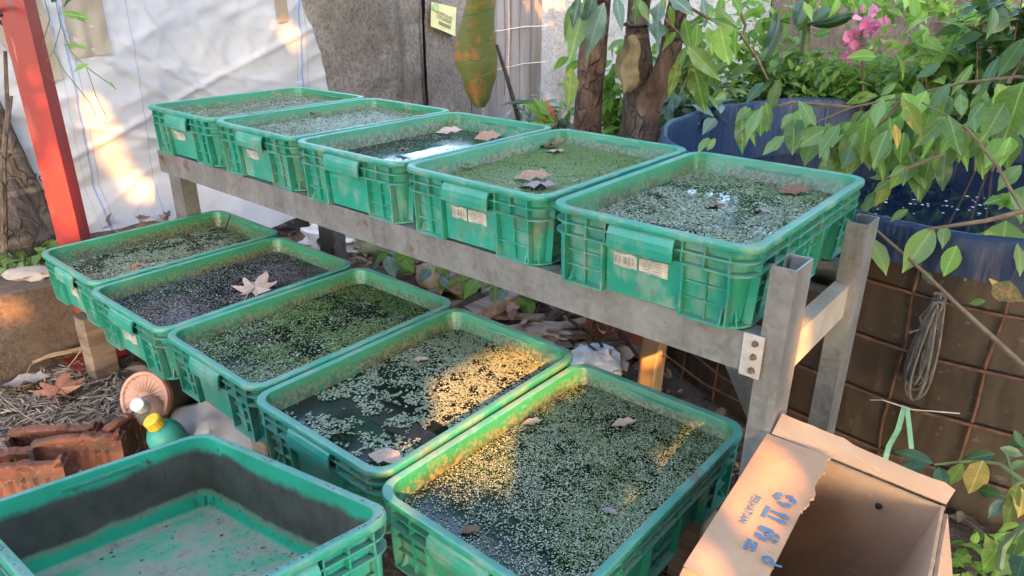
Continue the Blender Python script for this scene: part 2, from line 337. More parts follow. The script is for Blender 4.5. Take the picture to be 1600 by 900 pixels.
# ------------------------------------------------------------------ leaf shapes and scatter
def leaf_arrays(W=0.42, droop=0.25, fold=0.12, n=7, peak=0.42, wave=0.0, tipcurl=0.0):
    """unit-length leaf: base at origin, tip at +x, normal +z; returns verts, quads"""
    vs = []; fs = []
    for i in range(n + 1):
        t = i / n
        q = t / peak if t < peak else 1 - (t - peak) / (1 - peak) 
        hw = W / 2 * (math.sin(math.pi / 2 * max(q, 0)) ** (0.75 if t < peak else 1.15))
        if i in (0, n): hw = 0.006
        z = -droop * t * t + tipcurl * max(0, t - .6) ** 2
        for k, s in enumerate((-1, -0.5, 0, 0.5, 1)):
            vs.append((t, s * hw, z + abs(s) * fold * hw * 2 + (wave * math.sin(t * 17 + s * 2) * abs(s) * hw)))
    for i in range(n):
        for k in range(4): a = i * 5 + k; fs.append((a, a + 1, a + 6, a + 5))
    return np.array(vs), np.array(fs)
def leaf_mesh(name, mat, **k):
    v, f = leaf_arrays(**k); mb = MB(); mb.add(v.tolist(), f.tolist()); me = mb.mesh(name, mat, 2); luv(me, v); return me
def luv(me, v):
    a = me.attributes.new('luv', 'FLOAT_VECTOR', 'POINT'); q = np.array(v, dtype=np.float32).copy(); q[:, 2] = 1; a.data.foreach_set('vector', q.ravel())
def basis(d, up):
    d = Vector(d).normalized(); up = Vector(up); y = up.cross(d)
    if y.length < 1e-4: y = Vector((0, 1, 0)).cross(d)
    y.normalize(); z = d.cross(y); return Matrix((d, y, z)).transposed()
def scatter_mesh(name, tmpl, mats, mat, tint=None, smooth=True):
    """numpy join of many copies of a template; mats (N,4,4)"""
    v, f = tmpl; N = len(mats); nv = len(v); mats = np.asarray(mats)
    V = np.einsum('nij,vj->nvi', mats[:, :3, :3], v) + mats[:, None, :3, 3]
    Fc = (f[None] + (np.arange(N) * nv)[:, None, None]).reshape(-1, f.shape[1])
    me = bpy.data.meshes.new(name); V = V.reshape(-1, 3); k = f.shape[1]
    me.vertices.add(len(V)); me.vertices.foreach_set('co', V.astype(np.float32).ravel())
    me.loops.add(Fc.size); me.loops.foreach_set('vertex_index', Fc.astype(np.int32).ravel())
    me.polygons.add(len(Fc)); me.polygons.foreach_set('loop_start', np.arange(len(Fc), dtype=np.int32) * k)
    me.update(calc_edges=True)
    if smooth: me.polygons.foreach_set('use_smooth', np.ones(len(Fc), bool))
    a = me.attributes.new('tint', 'FLOAT', 'FACE'); t = rng.random(N) if tint is None else tint
    a.data.foreach_set('value', np.repeat(t, len(f)).astype(np.float32))
    luv(me, np.tile(v, (N, 1))); me.materials.append(mat); return me
def rand_leaf_mats(pts, size, updir=0.5, droop=0.3, size_var=0.4):
    out = []
    for p in pts:
        d = Vector((random.gauss(0, 1), random.gauss(0, 1), random.gauss(-droop, .6)))
        u = Vector((random.gauss(0, .5), random.gauss(0, .5), updir + random.random()))
        b = basis(d, u) * (size * (1 + random.uniform(-size_var, size_var)))
        m = b.to_4x4(); m.translation = Vector(p); out.append(np.array(m))
    return out
def vnoise(x, y, scale, seed):
    r = np.random.default_rng(seed); T = r.random((64, 64)); x = np.asarray(x) * scale + 100; y = np.asarray(y) * scale + 100
    xi = np.floor(x).astype(int); yi = np.floor(y).astype(int); fx = x - xi; fy = y - yi
    fx = fx * fx * (3 - 2 * fx); fy = fy * fy * (3 - 2 * fy); a = T[xi % 64, yi % 64]; b = T[(xi + 1) % 64, yi % 64]; c = T[xi % 64, (yi + 1) % 64]; d = T[(xi + 1) % 64, (yi + 1) % 64]
    return (a * (1 - fx) + b * fx) * (1 - fy) + (c * (1 - fx) + d * fx) * fy

# ------------------------------------------------------------------ ground
def ground_z(x, y):
    """dirt level, with the raised planting bed behind the low kerb wall"""
    z = 0.02 * noise.noise(Vector((x * 1.7, y * 1.7, 0))) + 0.012 * noise.noise(Vector((x * 6, y * 6, 3)))
    sg = lambda q: 1 / (1 + math.exp(max(-40, min(40, q))))
    bed = sg((x + 0.17) * 60) * sg((y - 0.42) * 14)
    return z + 0.25 * bed
def mat_ground():
    m = NT('leaf_strewn_dirt'); wp = m.pos()
    c = m.ramp(m.noise(5, wp, detail=10, rough=.65), [(0.3, (0.055, 0.036, 0.026)), (0.5, (0.105, 0.070, 0.050)), (0.7, (0.17, 0.12, 0.09))])
    c = m.mix(m.math('MULTIPLY', m.sstep(m.noise(60, wp, detail=5), .52, .66), .5), c, (0.20, 0.15, 0.11))
    m.bump(m.noise(45, wp, detail=8), 0.02, 0.9); return m.done(c, 0.95, 0.15)
M['ground'] = mat_ground()
def make_ground():
    xs = np.concatenate([[-300, -60, -14, -6], np.arange(-3, 4.01, .05), [7, 15, 60, 300]]); ys = np.concatenate([[-300, -60, -14, -6], np.arange(-2.5, 4.51, .05), [8, 15, 60, 300]])
    vs = [(x, y, ground_z(x, y) if abs(x) < 20 and abs(y) < 20 else 0) for x in xs for y in ys]; n = len(ys)
    fs = [(i*n+j, (i+1)*n+j, (i+1)*n+j+1, i*n+j+1) for i in range(len(xs)-1) for j in range(n-1)]
    MB().add(vs, fs).build('ground', M['ground'], smooth=2, kind='structure')
make_ground()

# ------------------------------------------------------------------ back walls
def mat_concrete(name, a, b, c_, dark=(0.07, 0.06, 0.055), streak=.55):
    m = NT(name); wp = m.pos()
    c = m.ramp(m.noise(2.2, wp, detail=10, rough=.65), [(0.3, a), (0.52, b), (0.7, c_)])
    f = m.sstep(m.noise(48, wp, detail=10, rough=.8), .42, .62); c = m.mix(m.math('MULTIPLY', f, .62), c, dark); f2 = m.sstep(m.noise(5, wp, detail=10, rough=.7), .56, .64); c = m.mix(m.math('MULTIPLY', f2, .4), c, c_)
    st = m.sstep(m.noise(3.5, wp, stretch=(1, 1, .16), detail=8), streak, streak + .16); c = m.mix(m.math('MULTIPLY', st, .65), c, dark)
    m.bump(m.noise(24, wp, detail=10, rough=.8), 0.012, 1.0); return m.done(c, 0.95, 0.2)
M['concrete'] = mat_concrete('rough_grey_render', (0.17, 0.146, 0.124), (0.26, 0.226, 0.197), (0.36, 0.32, 0.285), (0.07, 0.058, 0.048))
M['plaster'] = mat_concrete('stained_white_plaster', (0.28, 0.275, 0.27), (0.42, 0.415, 0.41), (0.54, 0.53, 0.53), (0.2, 0.19, 0.18), .58)
M['brown_wall'] = mat_concrete('weathered_brown_render', (0.12, 0.095, 0.078), (0.185, 0.155, 0.13), (0.25, 0.215, 0.185), (0.06, 0.045, 0.035), .5)
M['kerb'] = mat_concrete('earth_stained_concrete', (0.105, 0.075, 0.055), (0.15, 0.112, 0.085), (0.21, 0.165, 0.13), (0.065, 0.045, 0.032), .54)
M['fence_grey'] = simple('weathered_grey_board', (0.12, 0.112, 0.108), (0.27, 0.25, 0.24), 5, 0.9, 0.003, 0.2, stretch=(1, 1, .12), wcoord=True)
def slab(name, x0, y0, x1, y1, z0, z1, th, mat, label, cat, res=.06, amp=.012, **kw):
    """upright rendered wall from (x0,y0) to (x1,y1), uneven face towards the yard"""
    d = Vector((x1 - x0, y1 - y0, 0)); L = d.length; d.normalize(); nrm = Vector((d.y, -d.x, 0))
    nu = int(L / res) + 1; nv = int((z1 - z0) / res) + 1; mb = MB(); vs = []
    for i in range(nu + 1):
        for j in range(nv + 1):
            p = Vector((x0, y0, z0)) + d * (L * i / nu) + Vector((0, 0, (z1 - z0) * j / nv))
            vs.append(p + nrm * (amp * noise.fractal(p * 3.1, .7, 2.1, 6)))
    mb.add(vs, [(i*(nv+1)+j, (i+1)*(nv+1)+j, (i+1)*(nv+1)+j+1, i*(nv+1)+j+1) for i in range(nu) for j in range(nv)])
    c = [Vector((x0, y0, 0)), Vector((x1, y1, 0))]; b = nrm * -th; f = nrm * -(amp * 1.4)
    r = lambda q, z: q + Vector((0, 0, z))
    mb.add([r(c[0]+f, z0), r(c[1]+f, z0), r(c[1]+b, z0), r(c[0]+b, z0), r(c[0]+f, z1), r(c[1]+f, z1), r(c[1]+b, z1), r(c[0]+b, z1)],
           [(0,3,2,1), (4,5,6,7), (1,2,6,5), (2,3,7,6), (3,0,4,7)])
    return mb.build(name, mat, smooth=2, label=label, cat=cat, **kw)
slab('concrete_wall', -1.30, -3.5, -1.30, 2.50, -.1, 1.20, .14, M['concrete'], 'rough grey rendered concrete wall behind the white sheet', 'wall', res=.035, amp=.022)
slab('plaster_wall', -1.6, 3.95, .55, 3.95, -.1, 1.26, .14, M['plaster'], 'stained whitish plaster wall behind the tree trunks', 'wall')
slab('brown_wall', .56, 3.95, 5.4, 3.95, -.1, 1.30, .14, M['brown_wall'], 'weathered brown rendered wall behind the pink flowers', 'wall')
# pitted pier beside the concrete wall, with the pinned note
slab('wall_pier', -1.27, 2.53, -1.27, 2.98, -.1, 1.22, .12, M['concrete'], 'pale patchy rendered pier carrying the yellow note', 'pier', amp=.02)
pf = thing('board_fence', (-1.3, 3.0, 0), 'weathered grey board fence with wires behind the big drooping leaf', 'fence')
yy = .02
for i, wd in enumerate((.15, .13, .16, .12, .15, .16)):
    mb = MB(); top = 1.24 + random.uniform(-.04, .04); n = 9
    zs = [j * top / n for j in range(n + 1)]; a = [yy + .004 + random.uniform(0, .014) for _ in zs]; b = [yy + wd - .006 - random.uniform(0, .018) for _ in zs]
    xo = random.uniform(-.012, .012)
    mb.loft([[Vector((xo, a[j], zs[j])), Vector((xo, b[j], zs[j])), Vector((xo - .022, b[j], zs[j])), Vector((xo - .022, a[j], zs[j]))] for j in range(n + 1)], True, True)
    mb.build('board', M['fence_grey'], pf); yy += wd
for z in (.62, .9, 1.14):
    MB().tube([(.03, -.02, z), (.035, .3, z - .012), (.03, .6, z + .006), (.03, .9, z)], .004, 5).build('wire', M['wire_pale'], pf)
MB().tube([(.032, .36, .4), (.034, .37, .8), (.032, .36, 1.18)], .004, 5).build('wire', M['wire_grey'], pf)

# yellow note
def note():
    c = [at(674, 3, x=-1.235), at(713, 12, x=-1.235), at(711, 57, x=-1.235), at(673, 41, x=-1.235)]
    t = thing('paper_note', c[3], 'small yellow printed note pinned to the wall pier', 'note')
    o = c[3]; mb = MB(); n = 6; vs = []
    for i in range(n + 1):
        for j in range(n + 1):
            u, v = i / n, j / n; p = c[3].lerp(c[2], u).lerp(c[0].lerp(c[1], u), v)
            vs.append(p - o + Vector((.008 * math.sin(u * 3.1) + .012 * max(0, .3 - v) * u, 0, 0)))
    fs = [(i*(n+1)+j, (i+1)*(n+1)+j, (i+1)*(n+1)+j+1, i*(n+1)+j+1) for i in range(n) for j in range(n)]
    mb.add(vs, fs); s = mb.build('sheet', simple('yellow_paper', (0.60, 0.55, 0.25), (0.70, 0.65, 0.36), 12, .8, .0005), t, smooth=2)
    X = (c[2] - c[3]).normalized(); Y = (c[0] - c[3]).normalized(); w_ = (c[2] - c[3]).length; h_ = (c[0] - c[3]).length
    for txt, v, sz in (('KUMPULAN', .62, .030), ('ORGANIK', .44, .034), ('', .3, .02)):
        if not txt: continue
        text_mesh('lettering', txt, sz, M['dark_ink'], frame(X * w_ * .16 + Y * h_ * v + Vector((.0135, 0, 0)), X, Y), s)
    for v in (.30, .22):
        MB().prism([(0, 0), (w_ * .5, 0), (w_ * .5, .006), (0, .006)], 0, .0006, frame(X * w_ * .26 + Y * h_ * v + Vector((.0135, 0, 0)), X, Y)).build('text_line', M['dark_ink'], s)
    MB().lathe([(.004, 0), (.028, .0004), (.028, .001), (.004, .0012)], 10, frame(X * w_ * .14 + Y * h_ * .86 + Vector((.0125, 0, 0)), X, Y)).build('emblem', simple('pale_green_ink', (.34, .5, .22), (.45, .58, .3), 40, .8, 0), s)
def text_mesh(name, txt, size, mat, matrix, parent):
    cu = bpy.data.curves.new(name, 'FONT'); cu.body = txt; cu.size = size; cu.extrude = 0.0003; cu.resolution_u = 2
    o = bpy.data.objects.new(name + '_src', cu); COL.objects.link(o)
    dg = bpy.context.evaluated_depsgraph_get(); me = bpy.data.meshes.new_from_object(o.evaluated_get(dg)); bpy.data.objects.remove(o)
    me.name = name; me.materials.clear(); me.materials.append(mat)
    return obj(name, me, parent, mat=matrix)
note()

# ------------------------------------------------------------------ kerb wall of the raised bed
def kerb():
    mb = MB(); n = 30; rings = []
    for i in range(n + 1):
        y = -2.4 + 2.75 * i / n; q = lambda s: .004 * noise.noise(Vector((y * 4, s * 7, 1)))
        x = -.075 - .10 * (y + .56) / .25 * .25; x = -.09
        rings.append([Vector((x + q(1), y, -.06)), Vector((x - .004 + q(2), y, .12)), Vector((x - .008 + q(3), y, .286 + q(5))), Vector((x - .013, y, .293 + q(5))), Vector((x - .13 + q(4), y, .294 + q(6))), Vector((x - .145, y, .28)), Vector((x - .145, y, -.06))])
    mb.loft(rings, True, True)
    mb.build('kerb_wall', M['kerb'], smooth=True, label='low brown concrete kerb wall holding the raised bed', cat='wall')
kerb()

# ------------------------------------------------------------------ hanging white sheet
def sheet_x(y, z):
    u, v = y, z
    s = 0.0
    def ridge(a, b, c, w_, amp):     # crease along a line in the sheet
        d = (a * u + b * v - c); return amp * math.exp(-(d / w_) ** 2)
    s += .030 * noise.noise(Vector((u * 1.6, v * 1.3, 4))) + .008 * noise.noise(Vector((u * 4.2 + v * 2.0, v * 4, 9)))
    s += .006 * (1 - abs(noise.noise(Vector((u * 6 + v * 5, v * 9 - u * 4, 2))))) ** 3 + .010 * (1 - abs(noise.noise(Vector((u * 3 - v * 4, v * 5, 7))))) ** 4
    s += ridge(.62, .78, .86, .012, .014) + ridge(.55, .83, .98, .01, .012) + ridge(.80, .6, 1.12, .013, .012) + ridge(-.35, .94, .52, .012, .012) + ridge(.3, .95, .66, .010, .010) + ridge(.72, .69, 1.30, .008, .007) + ridge(.85, .52, .92, .009, .008) + ridge(.2, .98, .95, .007, .006)
    s += .014 * math.sin(u * 7.5 + .8 * math.sin(v * 3)) * (.4 + .6 * v)
    low = max(0, .42 - v)
    s += low * .55 + .05 * low / .42 * math.sin(u * 11 + v * 4)          # the hem drapes forward over the ground
    return -.78 + s + .03 * (v - .6)
def mat_sheet():
    m = NT('white_woven_sheet'); co = m.coord(); y, z = m.sep(co)[1], m.sep(co)[2]
    c = m.ramp(m.noise(3, co, detail=8), [(0.3, (0.44, 0.43, 0.435)), (0.7, (0.56, 0.555, 0.57))])
    dirt = m.math('MULTIPLY', m.sstep(z, .55, .2), m.sstep(m.noise(6, co, detail=8), .38, .66)); c = m.mix(m.math('MULTIPLY', dirt, .6), c, (0.40, 0.34, 0.29))
    yt = m.math('ADD', y, m.math('MULTIPLY', z, -.02))
    for y0, wd, col, k in ((.055, .004, (.12, .22, .50), .8), (.078, .0025, (.14, .22, .45), .6), (.02, .002, (.2, .25, .4), .5), (.31, .0022, (.16, .2, .32), .6), (1.15, .006, (.13, .25, .58), .85), (1.185, .0025, (.15, .2, .4), .6), (1.12, .002, (.2, .25, .4), .6), (-.30, .004, (.12, .22, .5), .7)):
        g = m.math('LESS_THAN', m.math('ABSOLUTE', m.math('SUBTRACT', yt, y0)), wd); c = m.mix(m.math('MULTIPLY', g, k), c, col)
    wv = m.n('TexWave', wave_type='BANDS', bands_direction='Y'); wv.inputs['Scale'].default_value = 90; m.l(co, wv.inputs[0])
    vo = []
    for sc_, k_ in ((3.2, 1.0), (7.5, .5), (17, .22)):
        vn = m.n('TexVoronoi', feature='F1'); vn.inputs['Scale'].default_value = sc_; dn = m.n('TexNoise'); dn.inputs['Scale'].default_value = 4; m.l(co, dn.inputs['Vector'])
        mv = m.n('Mix', data_type='VECTOR'); mv.inputs[0].default_value = .22; m.l(co, mv.inputs[4]); m.l(dn.outputs['Color'], mv.inputs[5]); m.l(mv.outputs[1], vn.inputs['Vector']); vo.append(m.math('MULTIPLY', vn.outputs['Distance'], k_ / sc_ * 3))
    m.bump(m.math('ADD', m.math('ADD', vo[0], m.math('ADD', vo[1], vo[2])), m.math('MULTIPLY', wv.outputs['Fac'], .012)), .035, .75) if True else m.bump(m.math('ADD', m.math('MULTIPLY', wv.outputs['Fac'], .1), m.math('ADD', m.noise(34, co, detail=4, dist=1.5, stretch=(1, 1, 1.6)), m.math('MULTIPLY', m.noise(9, co, detail=2, dist=2.5), .5))), 0.005, .8)
    m.done(c, .55, .4); tr = m.n('BsdfTranslucent'); tr.inputs[0].default_value = (.6, .58, .56, 1); mx = m.n('MixShader'); mx.inputs[0].default_value = .2
    m.l(m.b.outputs[0], mx.inputs[1]); m.l(tr.outputs[0], mx.inputs[2]); m.l(mx.outputs[0], m.out.inputs[0]); return m.mat
def hang_sheet():
    t = thing('plastic_sheet', (0, 0, 0), 'large white woven plastic sheet with blue lines hanging at the left', 'sheet')
    Y0, Y1, Z0, Z1, nu, nv = -1.0, 1.33, 0.0, 1.55, 190, 124; vs = []
    for i in range(nu + 1):
        for j in range(nv + 1):
            z = Z0 + (Z1 - Z0) * j / nv; y1 = Y1 + .02 * math.sin(z * 9) - .14 * max(0, z - .68) / .5
            y = Y0 + (y1 - Y0) * i / nu; zz = z + (.1 + .14 * (1 / (1 + math.exp((y - .42) * 14)))) * max(0, 1 - z / .4)
            vs.append((sheet_x(y, zz), y, zz))
    fs = [(i*(nv+1)+j, (i+1)*(nv+1)+j, (i+1)*(nv+1)+j+1, i*(nv+1)+j+1) for i in range(nu) for j in range(nv)]
    MB().add(vs, fs).build('cloth', mat_sheet(), t, smooth=2)
    tan = simple('tan_netting_patch', (0.27, 0.235, 0.18), (0.36, 0.32, 0.25), 7, .8, .001, .3)
    for (a, b, c, d) in (((.10, 1.5), (.245, 1.5), (.235, .955), (.085, .945)), ((-.33, 1.5), (.005, 1.5), (.035, .87), (-.07, .845)), ((1.02, 1.5), (1.105, 1.5), (1.095, 1.05), (1.03, 1.045))):
        n = 12; pv = []
        for i in range(n + 1):
            for j in range(n + 1):
                u, v = i / n, j / n; y = (d[0]*(1-u) + c[0]*u)*(1-v) + (a[0]*(1-u) + b[0]*u)*v; z = (d[1]*(1-u) + c[1]*u)*(1-v) + (a[1]*(1-u) + b[1]*u)*v
                pv.append((sheet_x(y, z) + .009, y, z))
        MB().add(pv, [(i*(n+1)+j, (i+1)*(n+1)+j, (i+1)*(n+1)+j+1, i*(n+1)+j+1) for i in range(n) for j in range(n)]).build('patch', tan, t, smooth=2)
    p = at(48, 278, x=-.74); text_mesh('lettering', 'IGI', .05, M['black_ink'], frame(p + Vector((.03, 0, -.01)), (0, 1, -.25), (0, .25, 1)), t)
    p = at(52, 302, x=-.74); text_mesh('lettering', 'WE', .045, M['black_ink'], frame(p + Vector((.03, 0, -.01)), (0, 1, -.1), (0, .1, 1)), t)
hang_sheet()

# ------------------------------------------------------------------ steel sections
def channel_poly(w_, d_, t=.004, lip=.018):
    """C profile, web along u at v=0, opening to +v"""
    return [(-w_/2, 0), (w_/2, 0), (w_/2, d_), (w_/2 - lip, d_), (w_/2 - lip, d_ - t), (w_/2 - t, d_ - t), (w_/2 - t, t), (-w_/2 + t, t), (-w_/2 + t, d_ - t), (-w_/2 + lip, d_ - t), (-w_/2 + lip, d_), (-w_/2, d_)]
def channel(a, b, w_, d_, vdir, t=.004, lip=.018):
    """C section from a to b, opening towards vdir"""
    a, b = Vector(a), Vector(b); ax = (b - a).normalized(); v = Vector(vdir); v = (v - ax * v.dot(ax)).normalized(); u = v.cross(ax)
    mb = MB(); m = Matrix.Translation(a) @ Matrix((u, v, ax)).transposed().to_4x4()
    poly = channel_poly(w_, d_, t, lip); L = (b - a).length
    n = len(poly); r0 = [m @ Vector((p, q, 0)) for p, q in poly]; r1 = [m @ Vector((p, q, L)) for p, q in poly]
    mb.add(r0 + r1, [(i, (i+1) % n, n + (i+1) % n, n + i) for i in range(n)])
    for o in (0, n):
        mb.add([r0[i] if o == 0 else r1[i] for i in range(n)], [(0, 1, 6, 7), (1, 2, 5, 6), (2, 3, 4, 5), (0, 7, 8, 11), (11, 8, 9, 10)])
    return mb
def bolt(p, nrm, parent, r=.008):
    mb = MB(); mb.lathe([(r * 1.5, 0), (r * 1.5, .002), (r, .0025), (r, .008), (r * .7, .0095)], 6, frame(p, Vector(nrm).orthogonal(), Vector(nrm).cross(Vector(nrm).orthogonal())))
    mb.build('bolt', M['bolt'], parent)

# red post
rp = thing('red_post', (-.06, -.30, 0), 'tall red painted steel post at the left of the crates', 'post')
mb = channel((0, 0, -.1), (0, 0, 2.6), .078, .034, (-.55, .6, 0), .005, .02); mb.build('channel', M['red'], rp)
mb = channel((-.046, .050, -.1), (-.046, .050, 2.6), .074, .032, (.55, -.6, 0), .005, .02); mb.build('channel', M['red'], rp)
MB().box((-.10, -.10, -.004), (.10, .10, .012)).build('base_plate', M['red'], rp)
MB().tube([(.06, -.05, 1.14), (.02, -.045, 1.165), (-.1, -.02, 1.13), (-.16, .02, 1.10)], .006, 6).build('cable_tie', M['stem_dark'], rp)
# ------------------------------------------------------------------ crates
CW, CD, CH = .42, .623, .155
def rring(inset, z, r, n=6):
    hx, hy = CW/2 - inset, CD/2 - inset; pts = []
    for cx, cy, a0 in ((hx - r, hy - r, 0), (-hx + r, hy - r, 90), (-hx + r, -hy + r, 180), (hx - r, -hy + r, 270)):
        for k in range(n + 1): a = R(a0 + 90 * k / n); pts.append(Vector((cx + r * math.cos(a), cy + r * math.sin(a), z)))
    return pts
def wall_in(z): return .026 - .010 * min(z, .13) / .13
def side_map(side):
    """u along the face, o outward distance from the rim line (negative = inset), z"""
    if side == 'F': return lambda u, o, z: Vector((u, -CD/2 - o, z))
    if side == 'B': return lambda u, o, z: Vector((-u, CD/2 + o, z))
    if side == 'R': return lambda u, o, z: Vector((CW/2 + o, u, z))
    return lambda u, o, z: Vector((-CW/2 - o, -u, z))
def rib(mb, f, u0, u1, z0, z1, i0, i1=None, back=.0015):
    """rib on a face: front inset i0 at the bottom and i1 at the top, rooted in the wall"""
    i1 = i0 if i1 is None else i1
    p = [f(u0, -wall_in(z0) - back, z0), f(u1, -wall_in(z0) - back, z0), f(u1, -i0, z0), f(u0, -i0, z0), f(u0, -wall_in(z1) - back, z1), f(u1, -wall_in(z1) - back, z1), f(u1, -i1, z1), f(u0, -i1, z1)]
    mb.add(p, [(0,1,2,3), (7,6,5,4), (0,4,5,1), (1,5,6,2), (2,6,7,3), (3,7,4,0)])
def crate_meshes(inside):
    out = []
    mb = MB()
    outer = [(.030, 0, .034), (.026, .003, .036), (.016, .13, .038), (.0155, .1405, .040), (.001, .1415, .045), (0, .143, .046), (0, .1515, .046), (.0012, .154, .045), (.004, .155, .042)]
    inner = [(.0125, .155, .038), (.0165, .1535, .036), (.0185, .150, .034), (.0295, .016, .028), (.034, .010, .025), (.042, .007, .02)]
    mb.loft([rring(*q) for q in outer], True, False, mi=0); mb.loft([rring(.004, .155, .042), rring(.0125, .155, .038), rring(.0165, .1535, .036)], mi=0)
    mb.loft([rring(*q) for q in inner[1:]], False, True, mi=1)
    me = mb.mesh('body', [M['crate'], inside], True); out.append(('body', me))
    mb = MB()
    for z in (.1215, .0985):
        mb.loft([rring(.0175, z, .037), rring(.004, z, .043), rring(.004, z + .0032, .043), rring(.0175, z + .0032, .037)])
    for s, half, us in (('F', CW/2, (-.165, -.12, -.078, 0, .078, .12, .165)), ('B', CW/2, (-.165, -.12, -.078, 0, .078, .12, .165)), ('R', CD/2, (-.262, -.205, -.15, -.09, -.03, .03, .09, .15, .205, .262)), ('L', CD/2, (-.262, -.205, -.15, -.09, -.03, .03, .09, .15, .205, .262))):
        f = side_map(s)
        for u in us:
            rib(mb, f, u - .0015, u + .0015, .100, .1425, .0055)
    out.append(('rib_band', mb.mesh('rib_band', M['crate'])))
    for s, pans in (('F', ((-.170, -.080), (.080, .170))), ('B', ((-.170, -.080), (.080, .170))), ('R', ((-.265, -.155), (-.055, .055), (.155, .265))), ('L', ((-.265, -.155), (-.055, .055), (.155, .265)))):
        f = side_map(s)
        for a, b in pans:
            mb = MB()
            rib(mb, f, a, a + .004, .004, .0985, .0095, .0050); rib(mb, f, b - .004, b, .004, .0985, .0095, .0050)
            rib(mb, f, a, b, .001, .005, .009); m_ = (a + b) / 2
            rib(mb, f, m_ - .0014, m_ + .0014, .005, .0985, .018, .0115)
            for z in (.036, .067): rib(mb, f, a + .004, b - .004, z, z + .0028, .0175 - .004 * (z / .1))
            out.append(('grid_panel', mb.mesh('grid_panel', M['crate'])))
    for s in ('F', 'B'):
        f = side_map(s); mb = MB(); rib(mb, f, -.076, .076, .004, .0985, .0215, .0145); out.append(('centre_panel', mb.mesh('centre_panel', M['crate'])))
        mb = MB(); prof = [(-.022, .1405), (-.004, .1415), (.002, .137), (.0055, .127), (.0065, .114), (.0055, .1005), (.0025, .0985), (.003, .112), (.001, .125), (-.004, .134), (-.022, .136)]
        mb.loft([[f(u, o, z) for o, z in prof] for u in (-.066, -.0655, .0655, .066)], True, True); out.append(('handle', mb.mesh('handle', M['crate'])))
    for sx, sy in ((1, 1), (-1, 1), (-1, -1), (1, -1)):
        mb = MB(); c = Vector((sx * (CW/2 - .030 - .034), sy * (CD/2 - .030 - .034), 0))
        for k in (12, 45, 78):
            a = R(k); d = Vector((sx * math.cos(a), sy * math.sin(a), 0)); t = d.cross(Vector((0, 0, 1))) * .0016
            q = [c + d * .034 + Vector((0, 0, .001)), c + d * .053 + Vector((0, 0, .001)), c + d * .0525 + Vector((0, 0, .005)), c + d * .038 + Vector((0, 0, .034)), c + d * .034 + Vector((0, 0, .034))]
            mb.loft([[p - t for p in q], [p + t for p in q]], True, True)
        arc0 = [c + Vector((sx * math.cos(R(a)), sy * math.sin(R(a)), 0)) * .033 for a in range(-10, 101, 10)]; arc1 = [c + Vector((sx * math.cos(R(a)), sy * math.sin(R(a)), 0)) * .055 for a in range(-10, 101, 10)]
        mb.loft([[p + Vector((0, 0, .0004)) for p in arc0], [p + Vector((0, 0, .0004)) for p in arc1], [p + Vector((0, 0, .0045)) for p in arc1], [p + Vector((0, 0, .0045)) for p in arc0]], closed=False, loop=True)
        out.append(('corner_foot', mb.mesh('corner_foot', M['crate'])))
    return out
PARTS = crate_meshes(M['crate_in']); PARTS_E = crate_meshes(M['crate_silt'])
def crate(mat, label, group, parts=PARTS):
    t = obj('plastic_crate', None, label=label, cat='crate', group=group, mat=mat); t.empty_display_size = .1
    for nm, me in parts: obj(nm, me, t)
    return t
UX = (0.0, .433, .865, 1.293, 1.73); UY = (0, -.002, -.017, -.02, -.038); UZ = .85 - CH
LX = (-.002, .425, .849, 1.273, 1.703); LY = (-.417, -.44, -.436, -.457, -.484)
UL = ('green crate of pale weedy water, farthest left on the upper rack, against the white sheet', 'green crate on the upper rack holding a small red leaf, second from the sheet',
      'green crate on the upper rack with open bluish water and curled brown leaves', 'green crate on the upper rack covered with a flat green film of weed',
      'green crate at the right end of the upper rack beside the steel posts')
LL = ('green crate at the far left end of the lower row, beside the red post', 'green crate in the lower row with purplish dark water and a pale maple leaf',
      'green crate in the middle of the lower row with mossy green weed', 'green crate in the lower row with clumped weed and black gaps of water',
      'large near green crate at the right of the lower row, next to the cardboard box')
crates = {}
def lowz(x, y): return .44 - .009 * (x - .9) * 0 - .009 * x + .006 * y
UYAW = (.01, -.015, .012, -.01, .008); LYAW = (-.01, .012, -.016, .008, -.006)
for i in range(5):
    m = Matrix.Translation((UX[i] + CW/2, UY[i] + CD/2, UZ)) @ Matrix.Rotation(UYAW[i] * .6, 4, 'Z'); crates['U%d' % (i+1)] = (crate(m, UL[i], 'green crates on the upper rack'), m)
    z = .44 - .009 * LX[i] - CH
    m = Matrix.Translation((LX[i] + CW/2, LY[i] + CD/2, z)) @ Matrix.Rotation(LYAW[i] * .6 - .006, 4, 'Z'); crates['L%d' % (i+1)] = (crate(m, LL[i], 'green crates in the lower row'), m)
# the emptied, tilted crate in front
Q = Matrix.Rotation(-.035, 3, 'Z') @ Matrix.Rotation(-.117, 3, 'X') @ Matrix.Rotation(-.205, 3, 'Y')
ex, ey, ez = Q.col[0].copy(), Q.col[1].copy(), Q.col[2].copy()
org = Vector((1.245, -.544, .38)) + ex * CD/2 - ey * CW/2 - ez * CH
ME = Matrix.Translation(org) @ Matrix((-ey, ex, ez)).transposed().to_4x4()
crates['E'] = (crate(ME, 'emptied green crate with brown silt stains, tilted in the foreground', None, PARTS_E), ME)

